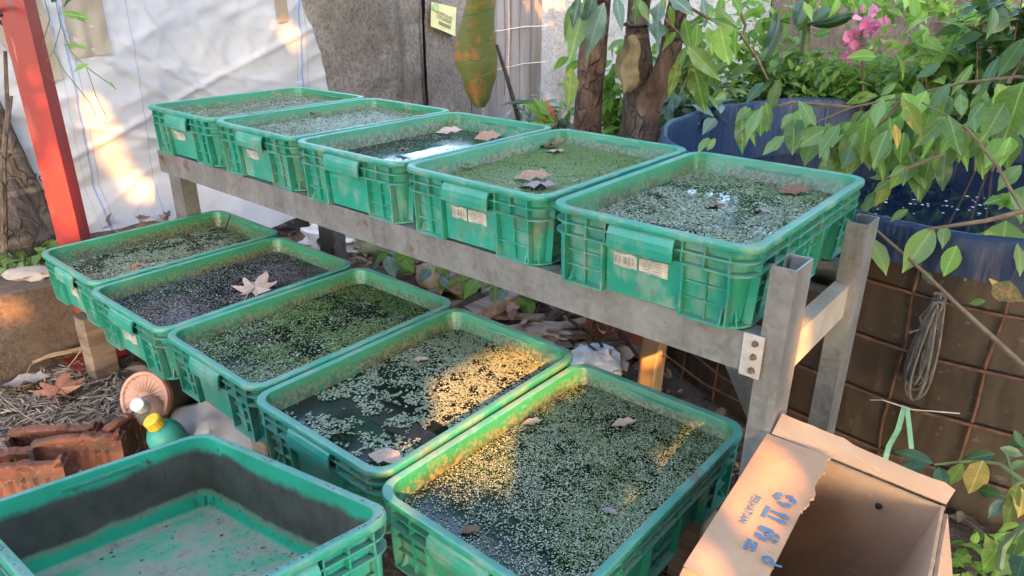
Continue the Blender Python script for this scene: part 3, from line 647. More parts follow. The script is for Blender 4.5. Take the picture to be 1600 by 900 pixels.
# stickers
def mat_sticker():
    m = NT('paper_sticker'); co = m.coord(); x, y, z = m.sep(co)
    st = m.n('TexNoise', noise_dimensions='1D'); st.inputs['Scale'].default_value = 420; m.l(x, st.inputs['W'])
    bar = m.math('MULTIPLY', m.math('GREATER_THAN', st.outputs['Fac'], .5), m.math('MULTIPLY', m.math('LESS_THAN', x, -.014), m.math('MULTIPLY', m.math('GREATER_THAN', y, -.006), m.math('LESS_THAN', y, .008))))
    ln = m.math('MULTIPLY', m.math('GREATER_THAN', m.math('FRACT', m.math('MULTIPLY', y, 190)), .62), m.math('MULTIPLY', m.math('GREATER_THAN', x, .004), m.math('GREATER_THAN', m.noise(160, co), .48)))
    c = m.ramp(m.noise(30, co, detail=7), [(.35, (.24, .22, .18)), (.65, (.44, .41, .36))])
    c = m.mix(m.math('MULTIPLY', m.math('MAXIMUM', bar, m.math('MULTIPLY', ln, .6)), .75), c, (.08, .07, .07)); return m.done(c, .7, .3)
M['sticker'] = mat_sticker()
def sticker(key, u, zc, w_, h_, split=False):
    t = crates[key][0]; f = side_map('F'); o = -.0215 + .007 * (zc / .0985) + .0012
    for a, b in (((-.5, -.06), (-.02, .5)) if split else ((-.5, .5),)):
        mb = MB(); n = 6; pts = []
        for i in range(n + 1): pts.append((a + (b - a) * i / n, -.5 + random.uniform(0, .14)))
        for i in range(n + 1): pts.append((b - (b - a) * i / n, .5 - random.uniform(0, .1)))
        mb.prism([(p * w_, q * h_) for p, q in pts], 0, .0006)
        mb.build('sticker', M['sticker'], t, mat=frame(f(u, o, zc), (1, 0, 0), (0, -.06, 1)))
sticker('U4', -.004, .073, .104, .030, True); sticker('U5', -.004, .074, .112, .030, True)
sticker('U1', -.02, .072, .07, .028); sticker('U2', -.02, .074, .06, .026); sticker('L2', -.01, .07, .08, .05); sticker('L1', .0, .07, .06, .04)

# ------------------------------------------------------------------ water and floating weed in each crate
def disc_t(n=6, dome=.18):
    v = [(math.cos(k*2*math.pi/n) * (1 if k % 2 else .9), math.sin(k*2*math.pi/n) * .88, 0) for k in range(n)]
    return np.array(v, float), np.array([range(n)])
def weed(key, level, n, size, mat, mask=None, name='duckweed', label='', cluster=1, tilt=.16, zoff=.0, reg=None):
    m = np.array(crates[key][1]); hx, hy = CW/2 - .0215 - (CH - level) * .085, CD/2 - .0215 - (CH - level) * .085
    P = np.column_stack([rng.uniform(-hx, hx, n), rng.uniform(-hy, hy, n)])
    if mask is not None: P = P[mask(P[:, 0], P[:, 1]) > rng.random(len(P))]
    if cluster > 1:
        k = cluster; ang = rng.random((len(P), k)) * 6.28; r = size * rng.uniform(.7, 1.3, (len(P), k)); r[:, 0] = 0
        P = np.column_stack([(P[:, :1] + r * np.cos(ang)).ravel(), (P[:, 1:] + r * np.sin(ang)).ravel()])
    rc = .03
    ok = (abs(P[:, 0]) < hx) & (abs(P[:, 1]) < hy) & ~((abs(P[:, 0]) > hx - rc) & (abs(P[:, 1]) > hy - rc) & (np.hypot(abs(P[:, 0]) - hx + rc, abs(P[:, 1]) - hy + rc) > rc))
    P = P[ok]; N = len(P); s = size * (.55 + .85 * rng.random(N) ** 1.4); a = rng.random(N) * 6.28
    tx, ty = rng.normal(0, tilt, N), rng.normal(0, tilt, N); c, sn = np.cos(a), np.sin(a)
    A = np.zeros((N, 4, 4)); A[:, 0, 0] = c * s; A[:, 1, 0] = sn * s; A[:, 0, 1] = -sn * s; A[:, 1, 1] = c * s
    A[:, 2, 0] = tx * s; A[:, 2, 1] = ty * s; A[:, 2, 2] = s; A[:, 3, 3] = 1
    A[:, 0, 3] = P[:, 0]; A[:, 1, 3] = P[:, 1]; A[:, 2, 3] = level + .0008 + zoff + rng.random(N) * .0022 + s * .12
    A = m[None] @ A
    me = scatter_mesh(name, disc_t(), A, mat, smooth=False)
    obj(name, me, kind='stuff', label=label, cat='duckweed')
def water(key, level, label):
    m = crates[key][1]; ins = .0185 + (.011) * (.150 - level) / .134 - .0006; mb = MB()
    mb.add([p for p in rring(ins, level, .033)], [tuple(range(28))]); me = mb.mesh('water', M['water'])
    obj('water', me, mat=m, kind='structure')
W1 = mat_weed('pale_duckweed', [(.15, (.06, .085, .03)), (.5, (.19, .225, .115)), (.85, (.36, .38, .26))])
W2 = mat_weed('green_duckweed', [(.15, (.035, .07, .014)), (.5, (.10, .155, .04)), (.85, (.24, .29, .12))])
W3 = mat_weed('purplish_fern_weed', [(.15, (.035, .028, .03)), (.5, (.115, .095, .098)), (.85, (.26, .24, .25))])
W4 = mat_weed('grey_green_duckweed', [(.15, (.09, .115, .052)), (.5, (.225, .26, .15)), (.85, (.42, .445, .335))], .36)
W5 = mat_weed('green_scum', [(.15, (.09, .15, .035)), (.5, (.155, .23, .07)), (.85, (.24, .31, .13))], .45)
W6 = mat_weed('dark_grey_weed', [(.15, (.04, .05, .03)), (.5, (.13, .15, .10)), (.85, (.30, .32, .25))], .36)
def msk(scale, seed, lo, hi, mn=0.0, mx=1.0, ax=1.0):
    def f(x, y):
        v = .6 * vnoise(x * ax, y, scale, seed) + .4 * vnoise(x * ax, y, scale * 2.7, seed + 5)
        return mn + (mx - mn) * np.clip((v - lo) / (hi - lo), 0, 1)
    return f
LV = dict(U1=.122, U2=.122, U3=.104, U4=.112, U5=.108, L1=.098, L2=.108, L3=.110, L4=.103, L5=.112)
for k, l in LV.items(): water(k, l, '')
PL = dict(U1='far left crate of the upper rack', U2='upper rack crate holding the small red leaf', U3='upper rack crate with open bluish water', U4='upper rack crate with the flat green film', U5='crate at the right end of the upper rack',
          L1='far left crate of the lower row', L2='lower crate with the maple leaf', L3='middle crate of the lower row', L4='lower crate with black gaps', L5='large near crate beside the cardboard box')
weed('U1', LV['U1'], 38675, 0.0023, W1, None, label='pale dense duckweed in the ' + PL['U1'])
weed('U2', LV['U2'], 38675, 0.0023, W1, None, label='pale dense duckweed in the ' + PL['U2'])
weed('U3', LV['U3'], 20475, 0.0019, W6, msk(9, 3, .42, .7, .10, .6), label='sparse grey weed in the ' + PL['U3'])
weed('U3', LV['U3'], 20475, 0.0019, W5, lambda x, y: np.clip((x - .02) * 9, 0, 1) * np.clip(1.3 - abs(y + .03) * 7, 0, 1) * msk(14, 8, .3, .6)(x, y), label='patch of green scum in the ' + PL['U3'], tilt=.08)
weed('U4', LV['U4'], 59150, 0.0020, W5, lambda x, y: np.clip(.62 + y * 1.4 + msk(11, 21, .3, .7)(x, y) * .6, 0, 1), label='flat green scum in the ' + PL['U4'], tilt=.07)
weed('U4', LV['U4'], 15925, 0.0020, W4, lambda x, y: np.clip(-y * 3.2, 0, .8) * msk(12, 17, .3, .6)(x, y), label='pale weed at the front of the ' + PL['U4'], zoff=.001)
weed('U5', LV['U5'], 34125, 0.0022, W4, msk(16, 31, .30, .58, .15, 1), label='grey speckled duckweed in the ' + PL['U5'])
weed('U5', LV['U5'], 20475, 0.0021, W2, lambda x, y: np.clip((y - .0) * 3.4 + x * 2, 0, 1) * msk(10, 5, .25, .6)(x, y), label='greener duckweed at the back of the ' + PL['U5'], zoff=.001)
weed('L1', LV['L1'], 27300, 0.0023, W4, msk(20, 41, .36, .6, .18, 1), label='grey speckled duckweed in the ' + PL['L1'])
weed('L2', LV['L2'], 34125, 0.0020, W3, msk(10, 43, .30, .62, .25, 1), label='purplish floating fern in the ' + PL['L2'])
weed('L2', LV['L2'], 1592, 0.0025, W4, msk(8, 47, .4, .7), label='few pale fronds in the ' + PL['L2'], zoff=.001)
weed('L3', LV['L3'], 29575, 0.0022, W2, lambda x, y: msk(13, 51, .36, .62, .12, 1)(x, y) * np.clip(.45 + (y + .25) * 2, .25, 1), label='mossy green duckweed in the ' + PL['L3'])
weed('L3', LV['L3'], 18200, 0.0021, W4, lambda x, y: msk(11, 54, .3, .62, .1, .9)(x, y) * np.clip(.6 - y * 3, .05, 1), label='greyish duckweed at the front of the ' + PL['L3'])
weed('L4', LV['L4'], 12376, 0.0020, W4, lambda x, y: msk(26, 61, .40, .52, .0, 1, 1.0)(x, y) * np.clip(.55 + (y + .3) * 1.2, .5, 1), label='clumped pale duckweed in the ' + PL['L4'], cluster=4, tilt=.1)
weed('L4', LV['L4'], 11050, 0.0020, W4, lambda x, y: np.clip((y + .05) * 5, 0, .8), label='denser duckweed at the back of the ' + PL['L4'], cluster=2, tilt=.12)
weed('L5', LV['L5'], 52000, 0.0015, W4, lambda x, y: msk(40, 71, .30, .56, .25, 1)(x, y) * np.clip(.30 + (y + .24) * 2.2 + np.clip(x - .05, 0, 1) * 3, .30, 1), label='fine pale duckweed dots in the ' + PL['L5'], tilt=.14)
weed('L5', LV['L5'], 27300, 0.0015, W2, lambda x, y: msk(9, 75, .40, .6, .1, .8)(x, y) * np.clip(.1 + (y + .26) * 4 + np.clip(x - .05, 0, 1) * 4, .1, 1), label='fine green duckweed dots in the ' + PL['L5'], tilt=.12)
weed('L5', LV['L5'], 5687, 0.0019, W1, lambda x, y: np.clip((-x - .10) * 9, 0, 1) * np.clip(.3 - y, .2, 1), label='raft of pale weed along the left wall of the ' + PL['L5'], zoff=.001)

# ------------------------------------------------------------------ steel rack for the upper row
rk = thing('steel_rack', (1.15, .2, 0), 'grey galvanised steel channel rack carrying the upper row of crates', 'rack')
rk_o = Vector((1.15, .2, 0)); V = lambda x, y, z: Vector((x, y, z)) - rk_o
zt = UZ - .002; bh = .074
channel(V(.0, 0.018, zt - bh/2), V(2.165, -.008, zt - bh/2), bh, .04, (0, 1, 0)).build('front_beam', M['steel'], rk)
channel(V(.17, .50, zt - bh/2), V(2.185, .47, zt - bh/2), bh, .04, (0, -1, 0)).build('rear_beam', M['steel'], rk)
channel(V(2.196, .075, zt - .060), V(2.196, .392, zt - .060), .072, .03, (-1, 0, 0)).build('end_beam', simple('tan_dusted_steel', (.22, .18, .14), (.34, .29, .235), 14, .6, .0006, wcoord=True), rk)
channel(V(-.004, .06, zt - .04), V(-.004, .46, zt - .04), .06, .03, (1, 0, 0)).build('cross_beam', M['steel'], rk)
for x in (.62, 1.15, 1.68): channel(V(x, .048, zt - .03), V(x, .46, zt - .03), .05, .03, (1, 0, 0)).build('cross_beam', M['steel'], rk)
channel(V(2.207, .034, -.05), V(2.207, .034, .82), .076, .042, (-1, 0, 0), .0035, .014).build('post', M['steel'], rk)
channel(V(2.210, .425, -.05), V(2.210, .425, .80), .076, .042, (-1, 0, 0), .0035, .014).build('post', M['steel'], rk)
channel(V(-.050, .085, -.02), V(-.050, .085, zt - .002), .084, .055, (0, 1, 0)).build('post', M['steel'], rk)
channel(V(.245, .50, -.02), V(.245, .50, zt - bh - .001), .09, .06, (0, 1, 0)).build('post', M['steel'], rk)
channel(V(1.2, .08, -.02), V(1.2, .08, zt - bh - .001), .06, .05, (0, 1, 0)).build('post', M['steel'], rk) if False else None
channel(V(2.13, .40, .15), V(1.84, .42, zt - bh), .06, .03, (0, 1, 0)).build('brace', M['steel'], rk)
mb = MB(); mb.box(V(2.140, -.013, zt - bh - .004), V(2.176, -.0095, zt + .002)); mb.build('gusset_plate', simple('rust_rimmed_plate', (.22, .2, .18), (.42, .40, .37), 22, .55, .0008, mid=.42, Metallic=.3), rk)
for z in (.013, .038, .064): bolt(V(2.162, -.013, zt - z), (0, -1, 0), rk, .0042)
bolt(V(.03, .017, zt - .02), (0, -1, 0), rk, .005)
# ------------------------------------------------------------------ timber trestle below the lower row
lr = thing('timber_trestle', (.9, -.1, 0), 'low timber trestle under the lower row of crates', 'trestle'); lo = Vector((.9, -.1, 0))
lz = .44 - CH - .012
def beam(p, q, w_, h_, name, mat, parent, o):
    p, q = Vector(p) - o, Vector(q) - o; ax = (q - p).normalized(); mb = MB(); L = (q - p).length
    m = frame(p, ax, Vector((0, 0, 1)).cross(ax) if abs(ax.z) < .9 else Vector((0, 1, 0)))
    r = []
    for i in range(5):
        t = L * i / 4; j = lambda: random.uniform(-.0015, .0015)
        r.append([m @ Vector((t, a * w_/2 + j(), b * h_/2 + j())) for a, b in ((-1, -.86), (-.86, -1), (.86, -1), (1, -.86), (1, .86), (.86, 1), (-.86, 1), (-1, .86))])
    mb.loft(r, True, True); return mb.build(name, mat, parent)
for y in (-.30, .10): beam((.02, y, lz - .022), (2.05, y, lz - .022 - .019), .06, .044, 'rail', M['wood'], lr, lo)
beam((.10, -.34, -.03), (.10, -.34, lz - .046), .085, .07, 'leg', M['wood'], lr, lo)
for x, y in ((1.05, -.30), (2.05, -.30), (.1, .10), (1.05, .10), (2.05, .10)): beam((x, y, -.03), (x, y, lz - .046 - .009 * x), .07, .07, 'leg', M['wood'], lr, lo)
# blocks propping the tilted crate
for k, (u, dn) in enumerate(((-.2, 0), (.2, 0))):
    c = ME @ Vector((0, u, 0)); n = 1 if k == 0 else 2
    mb = MB(); top = c.z - .024
    mb.box((-.17, -.05, -.02), (.17, .05, top)); o = mb.build('prop_block', M['stone_dark'], label=('low' if k == 0 else 'high') + ' concrete block propping up the %s end of the tilted empty crate' % ('far' if k == 0 else 'near'), cat='block'); o.location = (c.x, c.y, 0); o.rotation_euler = (0, 0, 1.5)

# dried crumbs left in the emptied crate
mats = []
for _ in range(300):
    near = random.random() < .55; x, y = random.uniform(-.16, .16), random.uniform(-.26, .26)
    if near: (x, y) = random.choice(((random.uniform(-.168, -.15), y), (random.uniform(.15, .168), y), (x, random.uniform(-.27, -.25)), (x, random.uniform(.25, .27))))
    b = basis((random.gauss(0, 1), random.gauss(0, 1), 0), (random.gauss(0, .3), random.gauss(0, .3), 1)) * random.choice((.002, .002, .003, .003, .004, .006, .010)); m = b.to_4x4(); m.translation = (x, y, .0085)
    if noise.noise(Vector((x * 11, y * 11, 3))) > -.05: mats.append(np.array(ME @ m))
for _ in range(160):
    u_ = random.uniform(-.5, .5); sd_ = random.choice((0, 1)); p = Vector((u_ * .38, .3115 - .009, .1558)) if sd_ else Vector((.21 - .009 if random.random() < .5 else -.21 + .009, u_ * .58, .1558))
    m = (basis((random.gauss(0, 1), random.gauss(0, 1), 0), (0, 0, 1)) * random.uniform(.002, .006)).to_4x4(); m.translation = p; mats.append(np.array(ME @ m))
obj('dried_crumbs', scatter_mesh('dried_crumbs', leaf_arrays(W=.6, n=2), mats, simple('dried_crumb', (.03, .02, .014), (.12, .085, .055), 60, .9, 0)), kind='stuff', label='dark dried crumbs on the floor and rim of the empty crate', cat='crumbs')
# ------------------------------------------------------------------ round tarpaulin pond in a wire mesh ring
PC = Vector((2.30, 1.95, 0)); PR = 1.225
def pond():
    t = thing('tarpaulin_pond', PC, 'round pond of blue tarpaulin in a rusty mesh ring behind the rack', 'pond')
    n = 180; pt = lambda a, r, z: Vector((r * math.cos(a), r * math.sin(a), z))
    rim = lambda a: .715 + .006 * math.sin(a * 5 + 1) + .004 * math.sin(a * 13) - .018 * math.sin(a)
    cr = lambda a: .007 * math.sin(a * 38 + 3 * math.sin(a * 5)) + .012 * noise.noise(Vector((math.cos(a) * 6, math.sin(a) * 6, 2)))
    rows = []
    for k, (r, z) in enumerate(((-.03, .05), (-.03, .3), (-.022, .5), (-.012, .66))): rows.append([pt(i*2*math.pi/n, PR + r + cr(i*2*math.pi/n) * (1.2 - z), z) for i in range(n)])
    for dr, dz in ((-.012, -.012), (-.004, 0), (.008, .0), (.014, -.012)): rows.append([pt(i*2*math.pi/n, PR + dr + .3 * cr(i*2*math.pi/n), rim(i*2*math.pi/n) + dz) for i in range(n)])
    hem = lambda a: .60 + .03 * math.sin(a * 7) + .025 * noise.noise(Vector((math.cos(a) * 9, math.sin(a) * 9, 5)))
    rows.append([pt(i*2*math.pi/n, PR + .020 + .5 * cr(i*2*math.pi/n), .5 * (hem(i*2*math.pi/n) + rim(i*2*math.pi/n))) for i in range(n)])
    rows.append([pt(i*2*math.pi/n, PR + .026 + .8 * cr(i*2*math.pi/n), hem(i*2*math.pi/n)) for i in range(n)])
    MB().loft(rows).build('lining', M['liner'], t, smooth=2)
    MB().loft([[pt(i*2*math.pi/n, PR + .004 + .004 * noise.noise(Vector((i * .3, z * 5, 0))), z) for i in range(n)] for z in (-.05, .1, .2, .3, .4, .5, .6, .69)]).build('cover', M['brown_liner'], t, smooth=2)
    nv = 44; a0 = math.atan2(.72 - PC.y, 2.27 - PC.x); me = None
    for k in range(nv):
        a = a0 + k * 2 * math.pi / nv
        if k % 6 == 0: me = None
        if math.sin(a) > .35: continue
        o = obj('rebar', me, t) if me else None
        if me is None: me = MB().tube([(0, 0, -.05)] + [(random.uniform(-.006, .006), random.uniform(-.006, .004), z_) for z_ in (.08, .2, .32, .44, .56)] + [(-.002, 0, .68)], .0042, 6).mesh('rebar', M['rust']); o = obj('rebar', me, t)
        o.location = pt(a, PR + .016, 0); o.rotation_euler = (random.uniform(-.01, .01), random.uniform(-.01, .01), random.random() * 6)
    for z in (.125, .27, .415, .56):
        m = 120; ring = [[pt(i*2*math.pi/m, PR + .0245 + .0042 * math.cos(q * math.pi / 3), z + .006 * math.sin(i * .37) + .004 * math.sin(i * .91 + z * 40) + .0042 * math.sin(q * math.pi / 3)) for q in range(6)] for i in range(m)]
        MB().loft(ring, loop=True).build('rebar', M['rust'], t)
    w_ = MB().add([pt(i*2*math.pi/n, PR - .026, .44) for i in range(n)], [tuple(range(n))]).build('water', M['pond_water'], kind='structure'); w_.location = PC
    P = []
    for _ in range(40):
        p = at(random.gauss(1480, 60), random.gauss(322, 11), z=.441)
        if (p - PC).to_2d().length < PR - .08: P.append(p)
    me = scatter_mesh('petals', disc_t(), [np.array(Matrix.Translation(p) @ Matrix.Rotation(random.random() * 6, 4, 'Z') @ Matrix.Scale(random.uniform(.003, .008), 4)) for p in P], simple('white_petal', (.5, .48, .42), (.65, .63, .58), 20, .7, 0), smooth=False)
    obj('fallen_petals', me, kind='stuff', label='scatter of pale petals floating on the pond', cat='petals')
pond()
# things hanging on the mesh
def hank():
    p0 = at(1466, 470, y=.67); t = thing('cable_hank', p0, 'hank of grey cable tied to the pond mesh', 'cable')
    for k in range(9):
        w_ = random.uniform(.008, .03); h = random.uniform(.2, .275); ph = random.uniform(-.012, .012); pts = []
        for i in range(21):
            a = i / 20 * 2 * math.pi; sq = (1 - math.cos(a)) / 2
            pts.append((ph + w_ * math.sin(a) * (.25 + sq * 1.1), random.uniform(-.003, .003) - .012 * math.sin(k) - .004 * k + .02, -h * sq))
        MB().tube(pts, .0032, 5).build('strand', M['wire_grey'], t)
    for k in range(7): MB().tube([(0, .01, .01), (random.uniform(-.03, .02), 0, -.05), (random.uniform(-.045, .03), -.01, -random.uniform(.06, .14))], .003, 5).build('strand', M['wire_grey'], t)
    MB().tube([(.012 * math.cos(a * .9), .012 + .016 * math.sin(a * .9), -.02 + .003 * a) for a in range(12)], .004, 5).build('tie', M['wire_grey'], t)
    p1 = at(1412, 640, y=.68); s = thing('green_strap', p1, 'pale green plastic strap looped over the pond mesh', 'strap')
    q1, q2 = at(1382, 722, y=.675) - p1, at(1424, 702, y=.672) - p1
    def ribbon(pts, w_):
        rings = []
        for i, p in enumerate(pts): rings.append([p + Vector((-w_, 0, 0)), p + Vector((w_, .001, 0)), p + Vector((w_, .0025, .0)), p + Vector((-w_, .0015, 0))])
        return MB().loft(rings, True, True)
    ribbon([Vector((0, 0, .01)), q1 * .35 + Vector((.004, -.006, 0)), q1 * .7 + Vector((-.003, 0, 0)), q1], .006).build('tail', M['strap'], s)
    ribbon([Vector((.006, -.003, .01)), q2 * .45 + Vector((.006, -.004, 0)), q2], .0055).build('tail', M['strap'], s)
    a, b = at(1360, 625, y=.685), at(1500, 646, y=.685)
    MB().tube([a, a.lerp(b, .15) + Vector((0, -.01, .01)), a.lerp(b, .5) + Vector((0, -.01, -.004)), b], .0015, 5).build('tie_wire', M['wire_pale'], label='thin pale wire strung along the pond mesh', cat='wire')
hank()

# ------------------------------------------------------------------ cardboard box
def box():
    BL, BR, FL = Vector((2.205, -.01, .515)), Vector((2.482, .03, .482)), Vector((2.243, -.392, .52)); FR = FL + BR - BL
    dn = Vector((-.125, .0, -.50)); o = Vector((2.25, -.2, 0)); th = .005
    t = thing('cardboard_box', o, 'open brown cardboard box with torn printed flap beside the steel post', 'box')
    def panel(a, b, c, d, name, mats=None, n=10, bulge=.004, jag=0, nrm=None):
        """a,b hinge; d,c far edge; thin solid sheet"""
        nr = nrm or (b - a).cross(d - a).normalized(); top = []; bot = []
        for i in range(n + 1):
            for j in range(n + 1):
                u, v = i / n, j / n; q = a.lerp(b, u).lerp(d.lerp(c, u), v)
                if jag and j == n: q += (d - a).normalized() * jag * (1.6 * noise.fractal(Vector((u * 3.3, a.x * 7, 3)), .7, 2.3, 5) + .22 * random.uniform(-1, 1))
                q = q + nr * bulge * (math.sin(u * math.pi) * math.sin(v * math.pi) + .6 * noise.noise(q * 9)); top.append(q - o); bot.append(q - nr * th - o)
        m = n + 1; k = len(top); mb = MB()
        mb.add(top + bot, [])
        F = lambda f, mi: (mb.f.append(f), mb.m.append(mi))
        for i in range(n):
            for j in range(n):
                q = (i*m+j, (i+1)*m+j, (i+1)*m+j+1, i*m+j+1); F(q, 0); F(tuple(x + k for x in reversed(q)), 1)
        e = [i*m for i in range(m)] + [n*m + j for j in range(1, m)] + [i*m + n for i in range(n-1, -1, -1)] + [j for j in range(n-1, 0, -1)]
        for x, y in zip(e, e[1:] + e[:1]): F((x, y, y + k, x + k), 2)
        return mb.build(name, mats or [M['cardboard'], M['cardboard_in'], M['cardboard_edge']], t, smooth=True)
    ins = [M['cardboard_in'], M['cardboard'], M['cardboard_edge']]
    panel(BL, BR, BR + dn, BL + dn, 'back_wall', [M['cardboard'], M['cardboard_in'], M['cardboard_edge']])
    panel(BR, FR, FR + dn, BR + dn, 'side_wall', [M['cardboard'], M['cardboard_in'], M['cardboard_edge']])
    panel(FL, BL, BL + dn, FL + dn, 'side_wall', [M['cardboard'], M['cardboard_in'], M['cardboard_edge']])
    panel(FR, FL, FL + dn, FR + dn, 'front_wall', [M['cardboard'], M['cardboard_in'], M['cardboard_edge']])
    panel(BL + dn, BR + dn, FR + dn, FL + dn, 'bottom', [M['cardboard_in'], M['cardboard'], M['cardboard_edge']], nrm=Vector((.0, 0, 1)))
    # flaps
    fv = Vector((.104, .01, -.004)); up = Vector((0, 0, 1))
    fa, fb = BL + Vector((.0, .0, .004)), FL + Vector((0, 0, .004))
    lf = panel(fa, fb, fb + fv * .95, fa + fv + Vector((.0, -.005, 0)), 'printed_flap', n=64, bulge=.003, jag=.010, nrm=up)
    bf = Vector((.006, .030, .022)); panel(BL + Vector((.006, .004, .003)), BR + Vector((0, .004, .003)), BR + bf, BL + bf * 1.25, 'back_flap', n=16, bulge=.003, jag=.006, mats=ins)
    rf = Vector((.085, -.012, -.16)); panel(BR + Vector((.007, -.01, -.004)), FR + Vector((.007, 0, -.004)), FR + rf, BR + rf * .95 + Vector((-.03, -.02, 0)), 'side_flap', n=12, bulge=.006, jag=.004, mats=[M['cardboard_in'], M['cardboard'], M['cardboard_edge']])
    MB().tube([at(1374, 789, y=.012) - o + Vector((0, -.004, 0)), at(1374, 789, y=.012) - o + Vector((0, -.008, 0))], [.006, .0045], 9).build('vent_hole', M['black_ink'], t)
    # print on the flap: u runs from the back to the front, v towards the torn edge
    U = (fb - fa).normalized(); Vv = fv.normalized(); Vv = (Vv - U * Vv.dot(U)).normalized(); N = Vv.cross(U) * -1
    N = U.cross(Vv); N = N if N.z > 0 else -N
    def uv(px, py):
        d = at(px, py, D=1) - CAM_LOC; k = (fa - CAM_LOC).dot(N) / d.dot(N); q = CAM_LOC + d * k - fa; return q.dot(U), q.dot(Vv)
    def fr(u, v): return Matrix.Translation(fa - o + U * u + Vv * v + N * .0042) @ Matrix((U, Vv, N)).transposed().to_4x4()
    def ink(polys, name):
        mb = MB()
        for pl in polys: mb.prism(pl, 0, .0006, fr(0, 0))
        return mb.build(name, M['blue_ink'], lf)
    a = uv(1180, 776); b = uv(1160, 826); tm = text_mesh('lettering', 'PERHATIAN', .0145, M['blue_ink'], fr(a[0], a[1] - .002), lf); tm.scale = ((b[0] - a[0]) / .083, 1.15, 1)
    def bar(p, q, w_):
        p, q = Vector(p), Vector(q); d = (q - p).normalized(); s_ = Vector((-d.y, d.x)) * w_ / 2; return [tuple(p - s_), tuple(q - s_), tuple(q + s_), tuple(p + s_)]
    c = Vector(uv(1226, 785)); r = .0145; pl = []
    for k in range(3):
        a1 = R(90 + 120 * k); a2 = R(90 + 120 * k + 62); a3 = R(90 + 120 * k + 98)
        for x, y in ((a1, a2),): pl.append([tuple(c + Vector((math.cos(s_), math.sin(s_))) * rr) for s_, rr in ((x, r * 1.12), ((x + y) / 2, r * 1.18), (y, r * 1.12), (y, r * .6), ((x + y) / 2, r * .62), (x, r * .6))])
        pl.append([tuple(c + Vector((math.cos(s_), math.sin(s_))) * rr) for s_, rr in ((a2 + .03, r * 1.35), (a3, r * .86), (a2 + .03, r * .38))])
    ink(pl, 'recycling_mark')
    c = Vector(uv(1214, 811)); pl = [bar(c + Vector((-.015, -.017)), c + Vector((.015, -.017)), .0055)]
    for s_ in (-.007, .007):
        pl.append(bar(c + Vector((s_, -.011)), c + Vector((s_, .006)), .0055)); pl.append([tuple(c + Vector(q)) for q in ((s_ - .0062, .006), (s_ + .0062, .006), (s_, .016))])
    ink(pl, 'this_way_up_mark')
    c = Vector(uv(1199, 840)); k = [[(-.014, -.014), (-.004, -.016), (-.002, -.010), (-.010, .006), (-.015, .002)], [(.014, -.014), (.004, -.016), (.003, -.011), (.010, .004), (.015, .000)], [(-.006, .002), (.0, -.006), (.007, .002), (.0, .0085)], [(-.008, .006), (-.002, .0105), (-.003, .016), (-.010, .012)], [(.008, .006), (.002, .0105), (.003, .016), (.010, .012)]]
    ink([[tuple(c + Vector(q)) for q in p] for p in k], 'handle_with_care_mark')
    c = Vector(uv(1176, 858)); ink([bar(c + Vector((-.012, -.008)), c + Vector((.010, -.008)), .0055), bar(c + Vector((-.011, .001)), c + Vector((.009, .001)), .0055)], 'stacking_mark')
    c = Vector(uv(1195, 872)) + Vector((.006, .007)); pl = []
    for i in range(12):
        a1, a2 = i * math.pi / 6, (i + 1) * math.pi / 6; pl.append([tuple(c + Vector((math.cos(s_) * rr, math.sin(s_) * rr * 1.1 - .002))) for s_, rr in ((a1, .0075), (a2, .0075), (a2, .004), (a1, .004))])
    pl.append(bar(c + Vector((.004, .004)), c + Vector((.0015, .017)), .0035)); ink(pl, 'stacking_number')
box()

# ------------------------------------------------------------------ floating and fallen leaves
def maple_mesh(name, mat):
    pts = []; L = [(0, .25), (38, .62), (52, .42), (66, .5), (84, 1.0), (100, .55), (112, .5), (128, .95)]
    prof = [(-90, .10), (-62, .62), (-52, .40), (-35, .50), (-18, .95), (-6, .52), (8, .42), (24, .78), (34, .92), (44, .5), (58, .40), (72, .72), (90, 1.08), (108, .72), (122, .40), (136, .5), (146, .92), (156, .78), (172, .42), (186, .52), (198, .95), (215, .50), (232, .40), (242, .62)]
    mb = MB(); vs = [(0, 0, .02)]
    prof = [(a, .22 + .74 * r) for a, r in prof]
    for a, r in prof: vs.append((r * .5 * math.cos(R(a)), r * .5 * math.sin(R(a)), .06 * noise.noise(Vector((a * .05, r * 3, 1))) + (.10 * r * r if r > .7 else -.01)))
    mb.add(vs, [(0, i, i % len(prof) + 1) for i in range(1, len(prof) + 1)]); mb.tube([(0, 0, .012), (.0, -.3, .03), (.05, -.55, .02)], .012, 5); return mb.mesh(name, mat)
OV = dict(W=.5, droop=-.12, fold=.18, n=7, wave=.25, peak=.5)
DL = {k: leaf_mesh('dry_leaf', M[k], **OV) for k in ('dry', 'dry_pale', 'dry_dark', 'dry_orange', 'dry_grey')}
def fallen(px, py, z, L, ang, mat, label, name='dry_leaf', mesh=None, tilt=.0, group=None, lift=.006, cat='leaf'):
    p = at(px, py, z=z); o = obj(name, mesh or DL[mat], label=label, cat=cat, group=group)
    m = Matrix.Translation(p + Vector((0, 0, lift))) @ Matrix.Rotation(ang, 4, 'Z') @ Matrix.Rotation(tilt, 4, 'X') @ Matrix.Scale(L, 4)
    o.matrix_world = m if mesh else m @ Matrix.Translation((-.5, 0, .02)); return o
zU = lambda k: UZ + LV[k]; zL = lambda k: .44 - CH + LV[k] - .009 * LX[int(k[1]) - 1]
fallen(489, 182, zU('U2'), .05, .3, 'dry_orange', 'small red curled leaf floating in an upper crate')
fallen(388, 158, zU('U1'), .04, .8, 'dry_pale', 'pale leaf scrap in the far left upper crate')
fallen(702, 211, zU('U3'), .085, .75, 'dry_pale', 'pale dry leaf at the back of the open-water crate', tilt=.3)
fallen(762, 219, zU('U3'), .085, 1.0, 'dry', 'curled brown leaf standing up in the open-water crate', tilt=.5)
